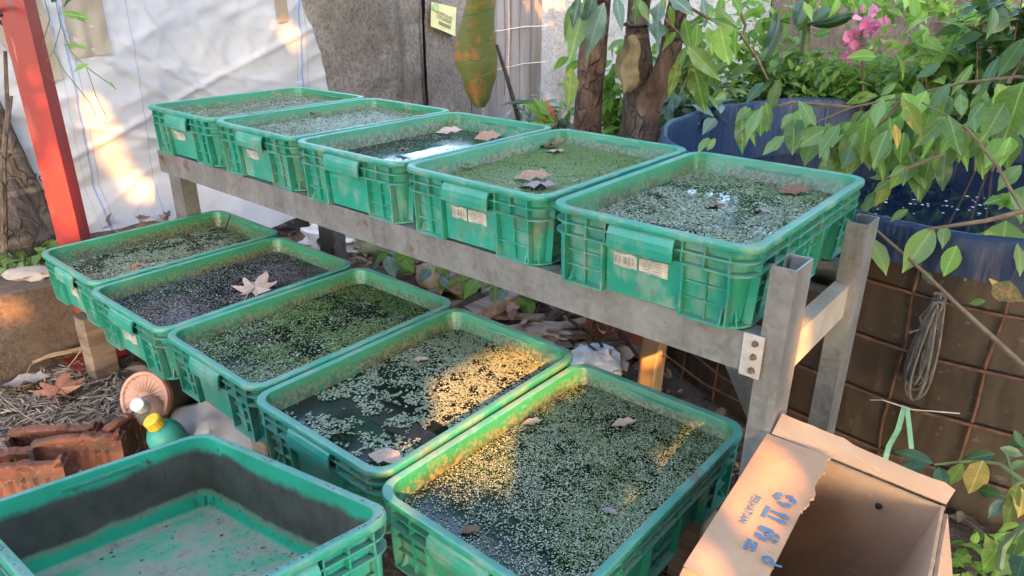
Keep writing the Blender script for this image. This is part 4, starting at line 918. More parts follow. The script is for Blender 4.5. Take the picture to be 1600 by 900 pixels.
fallen(630, 240, zU('U3'), .05, .5, 'dry_dark', 'small dark leaf near the front of the open-water crate')
fallen(730, 265, zU('U4'), .055, -.9, 'dry_pale', 'small pale curled leaf in the green film crate', tilt=.3)
fallen(833, 284, zU('U4'), .095, .65, 'dry', 'large brown leaf in the green film crate', tilt=.25)
fallen(842, 296, zU('U4'), .095, .5, 'dry_grey', 'flat pinkish leaf lying in front of the large brown leaf', lift=.001)
fallen(857, 233, zU('U4'), .07, .7, 'dry_dark', 'thin dark leaf far back in the green film crate')
fallen(868, 240, zU('U4'), .06, .6, 'dry_grey', 'thin grey leaf far back in the green film crate', lift=.001)
fallen(1240, 305, zU('U5'), .075, .75, 'dry_dark', 'dark brown leaf in the right end upper crate', tilt=.3)
fallen(1191, 333, zU('U5'), .05, -.4, 'dry_grey', 'pinkish leaf in the right end upper crate', lift=.001)
fallen(1117, 323, zU('U5'), .05, .3, 'dry_dark', 'dark sunken leaf in the middle of the right end upper crate', lift=-.002)
fallen(400, 455, zL('L2'), .15, .5, 'dry_pale', 'pale dry maple leaf floating in a lower crate', 'maple_leaf', maple_mesh('maple_leaf', M['dry_pale']), tilt=.15, lift=.012)
fallen(605, 724, zL('L4'), .085, .3, 'dry_pale', 'pale brown leaf at the front corner of the gappy weed crate', tilt=.1, lift=.008)
fallen(657, 566, zL('L4'), .045, .7, 'dry_pale', 'small pale leaf at the back of the gappy weed crate', lift=.004)
fallen(975, 666, zL('L5'), .055, .9, 'dry_pale', 'whitish leaf at the back of the large near crate', lift=.004)
fallen(832, 664, zL('L5'), .045, .9, 'dry_pale', 'small whitish leaf by the left wall of the large near crate', lift=.004)
fallen(952, 803, zL('L5'), .035, .1, 'dry_grey', 'grey leaf at the right of the large near crate', lift=.003)
fallen(735, 832, zL('L5'), .035, .7, 'dry_dark', 'dark twisted leaf scrap at the front of the large near crate', lift=.004)
fallen(95, 612, .03, .17, 1.0, 'dry_orange', 'orange maple leaf on the straw at the left', 'maple_leaf', maple_mesh('maple_leaf', M['dry_orange']), lift=.012)
fallen(45, 605, .02, .15, .9, 'dry_grey', 'broad grey leaf lying flat at the kerb wall', lift=.012)

# ------------------------------------------------------------------ left foreground: litter, tiles, pot, bottles
def litter():
    tm = leaf_arrays(W=.16, droop=.08, fold=.1, n=2)
    mats = []
    for _ in range(9000):
        x, y = random.uniform(-.05, 1.25), random.uniform(-1.0, -.32)
        if random.random() > (1.0 if x < .62 else .4): continue
        d = Vector((random.gauss(0, 1), random.gauss(0, 1), random.gauss(0, .22))); b = basis(d, (random.gauss(0, .4), random.gauss(0, .4), 1)) * random.uniform(.012, .055)
        m = b.to_4x4(); m.translation = (x, y, ground_z(x, y) + random.uniform(.002, .022)); mats.append(np.array(m))
    obj('straw_litter', scatter_mesh('straw_litter', tm, mats, M['straw']), kind='stuff', label='shredded straw and dry leaf litter on the dirt at the left', cat='litter')
    mats = []
    for _ in range(3500):
        x, y = random.uniform(-.9, 3.0), random.uniform(-.3, 2.6)
        if (Vector((x, y, 0)) - PC).length < PR + .03: continue
        b = basis((random.gauss(0, 1), random.gauss(0, 1), random.gauss(0, .25)), (random.gauss(0, .4), random.gauss(0, .4), 1)) * random.uniform(.03, .09)
        m = b.to_4x4(); m.translation = (x, y, ground_z(x, y) + random.uniform(.004, .03)); mats.append(np.array(m))
    obj('leaf_litter', scatter_mesh('leaf_litter', leaf_arrays(W=.42, droop=.2, fold=.2, n=3), mats, mat_leaf('brown_leaf_litter', (.05, .034, .024), (.22, .15, .10), .8, .05)), kind='stuff', label='brown fallen leaves covering the dirt under the racks', cat='litter')
litter()
def stick(pts, r, mat, name, label, cat, n=6): return MB().tube(pts, r, n).build(name, mat, label=label, cat=cat)
a, b = at(24, 572, z=.03), at(132, 545, z=.05)
mb = MB(); d = (b - a).normalized(); sd = Vector((-d.y, d.x, 0)) * .012
mb.loft([[a - sd, a + sd, a + sd + Vector((0, 0, .006)), a - sd + Vector((0, 0, .006))], [a.lerp(b, .5) - sd + Vector((0, 0, .004)), a.lerp(b, .5) + sd, a.lerp(b, .5) + sd + Vector((0, 0, .01)), a.lerp(b, .5) - sd + Vector((0, 0, .008))], [b - sd * .7, b + sd, b + sd + Vector((0, 0, .006)), b - sd * .7 + Vector((0, 0, .006))]], True, True)
mb.build('bamboo_strip', M['wood_pale'], label='flat split bamboo strip lying along the kerb wall', cat='bamboo')
for k, (q, lb) in enumerate(((((135, 535, .12), (118, 560, .06), (92, 590, .02)), 'dry straw stalk leaning beside the timber leg'), (((0, 618, .015), (40, 650, .03), (75, 668, .025), (130, 668, .02)), 'long curved dry stalk on the straw'), (((30, 610, .03), (48, 570, .06), (100, 548, .07), (138, 552, .03)), 'arched dry stalk over the bamboo strip'))):
    stick([at(x, y, z=z) for x, y, z in q], .0022, M['straw'], 'dry_stalk', lb, 'stalk', 5)
def tile(p, yaw, lean, L, H, label):
    """upright clay roof tile with grooved face and lipped top"""
    t = thing('roof_tile', p, label, 'tile', 'clay tiles edging the straw', rot=(lean, 0, yaw)); mb = MB(); n = 24; rows = []
    prof = lambda u: .006 * (1 if (int(u * 16) % 2 and .25 < u < .85) else 0)
    f = []; b = []
    for i in range(n + 1):
        u = i / n; h = H * (1 + .05 * math.sin(u * 5) + (.10 if u > .93 else 0) + (.05 if .55 < u < .7 else 0)); f.append((u * L - L/2, h))
    rings = []
    for i in range(n + 1):
        x, h = f[i]; g = prof(i / n + .001); rings.append([Vector((x, -.010 + g, -.02)), Vector((x, -.010 + g, h * .62)), Vector((x, -.010, h * .66)), Vector((x, -.011, h * .86)), Vector((x, -.019, h * .90)), Vector((x, -.019, h * .98)), Vector((x, -.012, h)), Vector((x, .004, h)), Vector((x, .010, h * .93)), Vector((x, .010, -.02))])
    MB().loft(rings, True, True).build('tile_body', M['terracotta'], t)
    for s in (-1, 1): MB().box((s * L/2 - .006, -.03, -.02), (s * L/2 + .006, .022, H * .9)).build('edge_rib', M['terracotta'], t)
pa = at(130, 735, z=0.0)
tile(at(135, 745, z=0) , .93, -.10, .21, .125, 'grooved red clay tile standing nearest the bottles')
tile(at(38, 790, z=0), .98, -.1, .22, .12, 'red clay tile standing at the left edge above the empty crate')
tile(at(100, 705, z=0), .86, .22, .22, .10, 'red clay tile leaning behind, half buried in straw')
tile(at(205, 710, z=0), 1.9, -.05, .12, .12, 'narrow clay tile standing under the round lid')
tile(at(20, 735, z=0), 1.02, .3, .2, .085, 'red clay tile sunk low in the straw at the left edge')
def pot():
    c = at(228, 622, z=.135); ax = (Vector((.36, -.66, .34))).normalized(); t = thing('flower_pot', c, 'dark pot lying on its side with a round ribbed pinkish base', 'pot')
    m = frame(Vector((0, 0, 0)), ax.orthogonal(), ax.cross(ax.orthogonal())); r = .078
    mb = MB(); n = 48; rings = []
    for k, (rr, z) in enumerate(((.0, .006), (.018, .006), (.022, .003), (.064, .002), (.068, .010), (.076, .010), (.079, .002), (.079, -.012), (.072, -.016))):
        rings.append([m @ Vector((max(rr, .0005) * math.cos(i*2*math.pi/n), max(rr, .0005) * math.sin(i*2*math.pi/n), z + (.0035 if i % 2 and .02 < rr < .066 else 0))) for i in range(n)])
    mb.loft(rings, False, True); mb.build('ribbed_base', M['terracotta_pale'], t)
    MB().lathe([(.070, -.014), (.072, -.02), (.088, -.15), (.094, -.152), (.094, -.172), (.086, -.172), (.082, -.15), (.064, -.03), (.01, -.026)], 28, m).build('pot_wall', M['pot_dark'], t, smooth=True)
pot()
def bottle(base, axis, prof, capprof, mat, capmat, name, label, cap_r):
    axis = Vector(axis).normalized(); m = frame(Vector((0, 0, 0)), axis.orthogonal(), axis.cross(axis.orthogonal())); t = thing(name, base, label, 'bottle')
    MB().lathe(prof, 24, m).build('bottle_body', mat, t, smooth=True)
    mb = MB(); n = 28; rings = []
    for r, z in capprof: rings.append([m @ Vector(((r + (.0008 if i % 2 else 0)) * math.cos(i*2*math.pi/n), (r + (.0008 if i % 2 else 0)) * math.sin(i*2*math.pi/n), z)) for i in range(n)])
    mb.loft(rings, True, True); mb.build('cap', capmat, t); return t
b0 = at(275, 700, z=.04); tipp = at(236, 655, z=.155); ax = tipp - b0; L = ax.length
bottle(b0, ax, [(.044, 0), (.048, .006), (.049, L * .40), (.046, L * .55), (.034, L * .70), (.018, L * .76), (.016, L * .8)], [(.021, L * .77), (.0225, L * .78), (.0225, L * .99), (.018, L * 1.02)], M['teal_plastic'], M['yellow_plastic'], 'plastic_bottle', 'teal plastic bottle with yellow cap among the clay tiles', .02)
b0 = at(252, 650, z=.06); tipp = at(214, 632, z=.165); ax = tipp - b0; L = ax.length
M['clear'] = NT('cloudy_clear_plastic').done((.5, .46, .40), .22, .5, **{'Transmission Weight': .75, 'IOR': 1.2})
bottle(b0, ax, [(.040, 0), (.044, .005), (.045, L * .45), (.040, L * .62), (.022, L * .74), (.015, L * .8), (.015, L * .84)], [(.0175, L * .78), (.0185, L * .79), (.0185, L), (.015, L * 1.02)], M['clear'], M['white_plastic'], 'plastic_bottle', 'cloudy clear bottle with white cap behind the teal bottle', .02)
def lump(p, sx, sy, sz, seed, mat, name, label, cat, rz=0, f=2.2, amp=.35, sub=3, group=None):
    bm = bmesh.new(); bmesh.ops.create_icosphere(bm, subdivisions=sub, radius=1)
    for v in bm.verts:
        q = v.co.copy(); k = 1 + amp * noise.fractal(q * f + Vector((seed, seed * 2, 0)), 1, 2, 4); v.co = Vector((q.x * sx * k, q.y * sy * k, max(q.z, -.55) * sz * k))
    me = bpy.data.meshes.new(name); bm.to_mesh(me); bm.free(); me.materials.append(mat); me.polygons.foreach_set('use_smooth', [True] * len(me.polygons)); me.set_sharp_from_angle(angle=R(40))
    o = obj(name, me, label=label, cat=cat, group=group); o.location = p; o.rotation_euler = (0, 0, rz); return o
lump(at(352, 672, z=.03), .17, .10, .085, 3, M['sack'], 'cement_sack', 'slumped grey sack on the dirt under the lower crates', 'sack', .4, 1.6, .3, 4)
lump(at(46, 428, z=.30), .085, .05, .022, 5, M['stone'], 'flat_stone', 'flat pale stone on top of the kerb wall', 'stone', .6)

# ------------------------------------------------------------------ jumble on the dirt between the racks
g = lambda px, py, z=0.0: at(px, py, z=z)
lump(g(545, 372, .06), .20, .09, .12, 9, M['plastic_bag'], 'plastic_bag', 'crumpled translucent plastic bag behind the upper rack beam', 'bag', .5, 3.0, .55, 4)
lump(g(690, 432, .05), .12, .08, .075, 12, M['stone'], 'field_stone', 'big rounded brown stone among leaves under the upper rack', 'stone', .3, 1.2, .25)
mb = MB(); mb.box((-.09, -.05, 0), (.09, .05, .075)); o = mb.build('red_brick', M['terracotta_pale'], label='pale red brick lying beside the plastic bag', cat='brick'); o.location = g(655, 405, .0); o.rotation_euler = (.05, .06, .9)
lump(g(618, 385, .05), .16, .06, .06, 15, simple('green_gourd_skin', (.13, .15, .07), (.24, .26, .15), 8, .5, .001), 'green_gourd', 'long pale green gourd behind the upper rack beam', 'gourd', .9, 1.2, .12)
lt = [g(735, 492, .05), g(835, 448, .10)]; beam(lt[0], lt[1] + (lt[1] - lt[0]) * .5, .085, .05, 'old_plank', M['wood_plank'], None, Vector((0, 0, 0)))
bpy.context.scene.objects['old_plank']['label'] = 'thick old grey plank sloping up under the upper rack'; bpy.context.scene.objects['old_plank']['category'] = 'plank'
stick([g(840, 515, .03), g(880, 485, .06), g(925, 455, .10), g(965, 430, .12)], [.022, .026, .026, .03], M['bark_grey'], 'cut_log', 'thin cut log leaning beside the old plank', 'log', 9)
stick([g(860, 495, .03), g(905, 462, .09), g(945, 440, .12)], [.008, .009, .008], M['wood_pale'], 'split_stake', 'pale split stake lying along the thin log', 'stake', 5)
for k, q in enumerate((((905, 470, .30), (930, 500, .18), (920, 540, .1), (985, 590, .04)), ((915, 465, .32), (960, 510, .2), (1000, 560, .12), (1010, 610, .03)), ((880, 470, .3), (890, 500, .2), (935, 530, .12), (950, 560, .05)))):
    stick([at(x, y, z=z) for x, y, z in q], .006, M['bark_grey'], 'dry_root', ('looping', 'long', 'short')[k] + ' bare root trailing in the dark gap under the rack', 'root', 6)
lump(g(935, 566, .05), .10, .07, .05, 21, M['plastic_bag'], 'plastic_bag', 'greyish plastic bundle beside the wooden post', 'bag', .2, 2.4, .4)
lump(g(850, 520, .03), .10, .05, .035, 23, M['dry_grey'], 'crumpled_paper', 'crumpled pinkish paper scrap behind the gappy weed crate', 'paper', .2, 4, .8)
lump(g(706, 440, .06), .05, .03, .045, 26, M['stone_dark'], 'curled_husk', 'grey curled husk in front of the brown stone', 'husk', .2, 3, .5)
mb = MB(); mb.box((-.11, -.05, 0), (.11, .05, .16))
for i in range(6): mb.box((-.1 + i * .035, -.054, .01), (-.085 + i * .035, -.0495, .15))
o = mb.build('hollow_brick', M['terracotta'], label='grooved red brick block standing in the dark gap under the rack', cat='brick'); o.location = g(965, 545, 0); o.rotation_euler = (0, 0, .3)
fallen(747, 452, .06, .13, .9, 'dry_orange', 'orange dead leaf among greenery under the upper rack', tilt=.5, lift=.05)
fallen(722, 466, .04, .10, 1.1, 'dry_pale', 'pale dead leaf pointing up beside the old plank', tilt=.9, lift=.04)
beam((1.60, .70, -.03), (1.625, .70, .62), .07, .055, 'wooden_post', M['wood_pale'], None, Vector((0, 0, 0)))
tag(bpy.context.scene.objects['wooden_post'], 'pale wooden post standing behind the near crate under the rack', 'post')
stick([at(1040, 555, y=.68), at(1100, 600, y=.69), at(1190, 645, y=.69)], .004, M['rust'], 'loose_bar', 'thin rusty bar sloping behind the steel post', 'bar', 5)

for k in range(12):
    x = random.uniform(800, 1000); y = 470 + (x - 800) * .45 + random.uniform(-22, 30); p = g(x, y, .03); a_ = random.uniform(-.6, 1.4); L = random.uniform(.05, .16); d = Vector((math.cos(a_), math.sin(a_), random.uniform(-.1, .35))) * L
    o = beam(p - d, p + d + Vector((0, 0, .03)), random.uniform(.015, .05), random.uniform(.01, .03), 'wood_scrap', M['wood'], None, Vector((0, 0, 0)))
    tag(o, 'dark broken wood scrap in the pile under the upper rack', 'wood scrap', 'wood scraps under the upper rack')
for k in range(9):
    x = random.uniform(570, 800); y = 385 + (x - 570) * .33 + random.uniform(-10, 25); p = g(x, y, .02)
    lump(p, random.uniform(.03, .07), random.uniform(.025, .05), random.uniform(.02, .045), 40 + k * 3, random.choice((M['stone'], M['stone_dark'], M['terracotta'])), 'rubble_stone', 'small rubble stone among the creeper under the upper rack', 'stone', k, 1.6, .35, 2, 'rubble under the upper rack')
for k in range(9):
    x = random.uniform(600, 990); y = 400 + (x - 600) * .4 + random.uniform(-10, 25); a_ = random.uniform(0, 6)
    fallen(x, y, .05, random.uniform(.07, .12), a_, random.choice(('dry', 'dry_grey', 'dry_dark', 'dry_pale')), 'curled dry leaf lying in the debris under the upper rack', tilt=random.uniform(-.7, .7), lift=random.uniform(.01, .05), group='dry leaves in the debris under the rack')

ORD = ('leftmost', 'second from left', 'third from left', 'fourth from left', 'fifth from left', 'sixth from left', 'seventh from left', 'eighth from left', 'ninth from left', 'tenth from left', 'eleventh from left', 'rightmost')
bpy.context.view_layer.update()
def px_of(o):
    c = sum((o.matrix_world @ Vector(b) for b in o.bound_box), Vector()) / 8; v = _M.transposed() @ (c - CAM_LOC); return v.x / -v.z
for nm, txt in (('wood_scrap', 'dark broken wood scrap under the upper rack, '), ('rubble_stone', 'small rubble stone among the creeper under the rack, '), ('dry_leaf', 'curled dry leaf in the debris under the rack, ')):
    os_ = [o for o in bpy.data.objects if o.name.split('.')[0] == nm and o.get('group')]
    for k, o in enumerate(sorted(os_, key=px_of)): o['label'] = txt + (ORD[k] if k < len(os_) - 1 else 'rightmost')
stick([at(350, 362, z=.39), at(356, 348, z=.42), at(360, 336, z=.45)], .0025, M['stem_dark'], 'dark_twig', 'dark twig standing in the far left crate of the lower row', 'twig', 5)
# ------------------------------------------------------------------ plants
LM = {}
def lm(kind, shape):
    k = (kind, shape)
    if k not in LM:
        p = dict(oval=dict(W=.46, droop=.16, fold=.10, peak=.45), long=dict(W=.30, droop=.22, fold=.10, peak=.45, wave=.12), broad=dict(W=.62, droop=.15, fold=.08, peak=.35), lance=dict(W=.36, droop=.3, fold=.14, peak=.4, wave=.2), strap=dict(W=.10, droop=.35, fold=.15, peak=.3))[shape]
        LM[k] = []
        for dr, fo, wv, tc in ((1, 1, 1, 0), (1.9, .6, 1.5, .3), (.2, 1.7, .6, -.5), (1.3, .3, 2.2, .8), (-.6, 1.2, 1.2, -.9)):
            q = dict(p); q['droop'] = p['droop'] * dr; q['fold'] = p['fold'] * fo; q['wave'] = (p.get('wave', 0) + .10) * wv; q['tipcurl'] = tc; q['W'] = p['W'] * random.uniform(.88, 1.12); q['n'] = 9
            LM[k].append(leaf_mesh('leaf', M[kind], **q))
    return random.choice(LM[k])
def put_leaf(parent, base, tip, kind='leaf', shape='oval', face=.6, org=None, name='leaf', wid=1.0):
    d = tip - base; L = d.length; tc = (CAM_LOC - base).normalized()
    up = Vector((0, 0, 1)) * .55 + tc * (face + .25) + Vector((random.gauss(0, .28), random.gauss(0, .28), random.gauss(0, .2)))
    m = (basis(d, up) @ Matrix.Diagonal((L, L * wid, L))).to_4x4(); m.translation = base - org
    o = obj(name, lm(kind, shape), parent, mat=m); return o
def pl(q, D, dD=.0): return at(q[0], q[1], D=D + dD)
def leaf_list(t, org, rows, D, jit=.10):
    """rows: base px, tip px, kind, shape; each leaf gets its own distance"""
    for r in rows:
        (a, b, c, d), kind, shape = r[0], r[1], r[2]; dd = random.uniform(-jit, jit) + (r[3] if len(r) > 3 else 0)
        put_leaf(t, pl((a, b), D + dd), pl((c, d), D + dd - random.uniform(-.03, .05)), kind, shape, org=org, wid=random.uniform(.85, 1.15))
# overhanging broad-leaved shrub at the right, in front of the pond
def right_shrub():
    o = Vector((3.15, .55, 0)); t = thing('overhanging_shrub', o, 'leafy green shrub overhanging the pond and the right end crate', 'shrub'); D = 1.95
    B = lambda pts, r: MB().tube([p - o for p in pts], r, 6).build('branch', M['twig'], t)
    B([Vector((3.15, .55, 0)), Vector((2.95, .50, .30)), at(1600, 572, D=1.75), at(1500, 480, D=1.8), at(1440, 422, D=1.85), at(1370, 360, D=1.9), at(1352, 335, D=1.9)], [.012, .008, .006, .0045, .004, .003, .002])
    B([Vector((3.15, .55, .1)), Vector((3.0, .75, .75)), at(1598, 330, D=1.9), at(1560, 262, D=1.9), at(1515, 205, D=1.92), at(1478, 180, D=1.92), at(1440, 160, D=1.95)], [.012, .008, .0045, .004, .003, .0025, .002])
    B([at(1598, 330, D=1.9), at(1540, 345, D=1.88), at(1490, 352, D=1.88), at(1450, 358, D=1.88)], [.006, .005, .004, .003])
    B([Vector((3.0, .75, .75)), Vector((2.9, .8, 1.05)), at(1590, 120, D=2.05), at(1500, 130, D=2.05), at(1410, 152, D=2.0), at(1330, 168, D=2.0), at(1245, 205, D=2.0), at(1210, 222, D=2.0)], [.010, .008, .004, .0035, .003, .0025, .002, .0015])
    B([at(1410, 152, D=2.0), at(1385, 185, D=1.98), at(1345, 215, D=1.98), at(1290, 240, D=1.98)], [.005, .004, .003, .002])
    B([at(1330, 168, D=2.0), at(1240, 160, D=2.1), at(1190, 172, D=2.1), at(1150, 215, D=2.1)], [.005, .004, .003, .002])
    B([at(1478, 240, D=1.92), at(1420, 262, D=1.9), at(1380, 280, D=1.9)], [.004, .003, .002])
    B([Vector((3.0, .75, .75)), Vector((2.78, .6, 1.02)), at(1600, 90, D=1.7), at(1575, 130, D=1.7)], [.012, .009, .006, .004])
    G, Dk, Li, Y, Go = 'leaf', 'leaf_dark', 'leaf_light', 'leaf_yellow', 'leaf_gold'
    rows = [((1380,155,1364,196),G,'oval'),((1362,171,1346,218),G,'oval'),((1384,206,1366,264),G,'oval'),((1339,206,1326,234),G,'oval'),((1410,156,1449,214),Y,'oval'),((1422,180,1416,223),Dk,'oval'),((1398,194,1404,230),Go,'long',-.05),
      ((1478,182,1429,230),G,'oval'),((1482,180,1504,240),G,'oval'),((1482,206,1472,276),G,'oval'),((1505,200,1504,256),G,'oval'),((1452,208,1441,232),Y,'oval'),((1460,214,1436,246),Li,'long'),((1444,244,1434,312),G,'oval'),((1476,240,1474,298),Dk,'oval'),
      ((1418,260,1390,275),G,'oval'),((1390,274,1358,277),G,'oval'),((1392,280,1364,300),G,'oval'),((1600,128,1566,222),G,'broad',-.25),((1570,160,1534,220),G,'oval',-.2),((1562,220,1538,270),Y,'oval'),((1596,258,1558,298),G,'oval'),
      ((1484,130,1450,174),Dk,'oval'),((1500,138,1502,182),Dk,'oval'),((1538,160,1512,190),G,'oval'),((1522,184,1524,206),G,'oval'),((1440,132,1428,152),Dk,'oval'),((1289,250,1297,288),Y,'oval'),((1366,298,1343,338),G,'oval'),((1388,281,1368,324),Y,'oval'),
      ((1454,250,1432,316),G,'oval'),((1458,356,1411,424),G,'oval'),((1506,364,1460,420),Li,'oval'),((1528,364,1508,438),G,'oval'),((1572,345,1560,437),G,'broad'),((1476,353,1473,386),G,'oval'),((1495,384,1476,430),Li,'oval'),((1359,371,1386,430),G,'oval'),
      ((1346,386,1376,411),Li,'oval'),((1341,404,1349,445),Li,'oval'),((1385,336,1404,371),Dk,'oval'),((1419,327,1390,346),G,'oval'),((1517,470,1472,511),G,'oval'),((1545,436,1600,446),Go,'broad'),((1540,470,1512,474),G,'oval'),((1370,228,1366,262),G,'oval'),((1350,222,1348,256),G,'oval'),((1330,232,1318,262),Dk,'oval'),
      ((1216,125,1202,178),Dk,'oval',.1),((1193,128,1165,158),Dk,'oval',.1),((1190,171,1163,221),G,'oval'),((1173,168,1148,192),G,'oval'),((1237,177,1221,201),G,'oval'),((1251,186,1245,213),Dk,'oval'),((1248,157,1278,195),G,'oval'),((1225,212,1192,239),G,'oval'),((1312,194,1279,247),G,'oval'),((1361,171,1336,216),G,'oval'),((1338,206,1313,256),G,'oval'),((1387,203,1363,259),G,'oval'),((1222,198,1252,238),Dk,'oval'),
      ((1382,154,1362,190),G,'long'),((1330,190,1296,214),G,'oval'),((1352,186,1318,222),Li,'oval'),((1108,215,1090,232),G,'oval'),((1118,216,1104,236),G,'oval'),((1420,395,1440,430),Dk,'oval'),((1440,420,1462,445),Dk,'oval'),((1590,380,1600,430),G,'oval'),((1580,300,1600,340),G,'oval'),
      ((1560,90,1530,140),Dk,'long',.2),((1600,60,1560,120),Dk,'oval',.1),((1520,100,1486,150),G,'long',.2),((1470,100,1430,120),Dk,'oval',.25),((1400,130,1376,150),G,'oval',.15),((1560,190,1590,240),Dk,'oval',.1)]
    leaf_list(t, o, rows, 1.95)
    # fill: sprays of leaves hanging from points along the branches
    sprays = [(1170, 175), (1200, 165), (1250, 175), (1290, 195), (1320, 205), (1345, 190), (1375, 180), (1400, 190), (1420, 205), (1450, 185), (1480, 195), (1510, 190), (1530, 215), (1560, 180), (1580, 210), (1490, 150), (1450, 150), (1540, 150), (1570, 140), (1400, 150), (1310, 225), (1280, 215), (1430, 250), (1460, 240), (1590, 160), (1350, 230), (1380, 240), (1590, 300), (1340, 370), (1360, 400), (1440, 385), (1480, 370), (1520, 380), (1590, 370), (1500, 385), (1545, 365)]
    for (x, y) in sprays:
        for k in range(5):
            L = random.uniform(28, 66); a_ = random.gauss(1.75, .45); dd = random.uniform(.02, .22); bx, by = x + random.uniform(-12, 12), y + random.uniform(-10, 10)
            put_leaf(t, at(bx, by, D=1.95 + dd), at(bx + L * math.cos(a_), by + L * math.sin(a_), D=1.95 + dd - random.uniform(-.04, .06)), random.choice((G, G, G, G, Li, Li)), random.choice(('oval', 'oval', 'broad', 'long')), org=o, wid=random.uniform(.9, 1.25))
    put_leaf(t, at(1550, 445, D=1.8), at(1600, 470, D=1.78), 'leaf_old', 'broad', org=o)
    # crown above the picture
    P = [Vector((random.gauss(3.3, .45), random.gauss(.9, .5), random.uniform(1.45, 2.5))) - o for _ in range(420)]
    MB().tube([Vector((-.25, .3, .9)), Vector((-.1, .35, 1.5)), Vector((.1, .35, 2.2))], [.016, .012, .005], 6).build('branch', M['twig'], t)
    obj('foliage', scatter_mesh('foliage', leaf_arrays(W=.45, n=4), rand_leaf_mats(P, .13), M['leaf']), t, kind='stuff')
right_shrub()
# low plant by the box
def low_plant():
    o = Vector((2.95, .25, 0)); t = thing('low_vine', o, 'trailing green vine with yellowing leaves right of the cardboard box', 'vine'); D = 1.62
    B = lambda pts, r: MB().tube([p - o for p in pts], r, 5).build('stem', M['stem_green'], t)
    B([o, at(1600, 752, D=1.6), at(1560, 724, D=1.62), at(1520, 720, D=1.63), at(1460, 726, D=1.63)], [.007, .005, .0035, .003, .002]); B([at(1600, 752, D=1.6), at(1585, 760, D=1.6), at(1570, 700, D=1.65), at(1600, 690, D=1.65)], [.004, .003, .003, .002]); B([o, at(1600, 820, D=1.5), at(1566, 856, D=1.5), at(1560, 890, D=1.48)], [.01, .009, .007, .006])
    rows = [((1458,724,1396,705),'leaf_dark','oval'),((1446,726,1402,735),'leaf_dark','oval'),((1555,709,1500,719),'leaf_dark','oval'),((1467,730,1476,771),'leaf_dark','oval'),((1504,724,1480,762),'leaf','oval'),((1536,720,1512,768),'leaf_gold','oval'),((1527,764,1572,777),'leaf_dark','oval'),((1568,781,1544,809),'leaf_blue','oval'),((1592,752,1567,828),'leaf_yellow','long'),((1596,762,1592,808),'leaf_gold','oval'),
      ((1600,700,1572,690),'leaf_dark','oval'),((1600,720,1580,735),'leaf','oval'),((1585,672,1600,700),'leaf_dark','oval'),((1562,700,1600,712),'leaf_dark','oval'),((1572,838,1600,850),'leaf_light','oval'),((1565,850,1535,890),'leaf_light','broad'),((1585,868,1555,900),'leaf','broad'),((1600,830,1575,866),'leaf','broad'),((1560,830,1590,815),'leaf_light','oval'),((1550,860,1540,835),'leaf','oval'),((1600,870,1590,900),'leaf_dark','broad')]
    leaf_list(t, o, rows, D, .05)
    P = [at(random.uniform(1500, 1600), random.uniform(840, 900), z=random.uniform(.02, .08)) - o for _ in range(50)]
    obj('foliage', scatter_mesh('foliage', leaf_arrays(W=.6, n=3), rand_leaf_mats(P, .04), M['leaf_light']), t, kind='stuff')
low_plant()
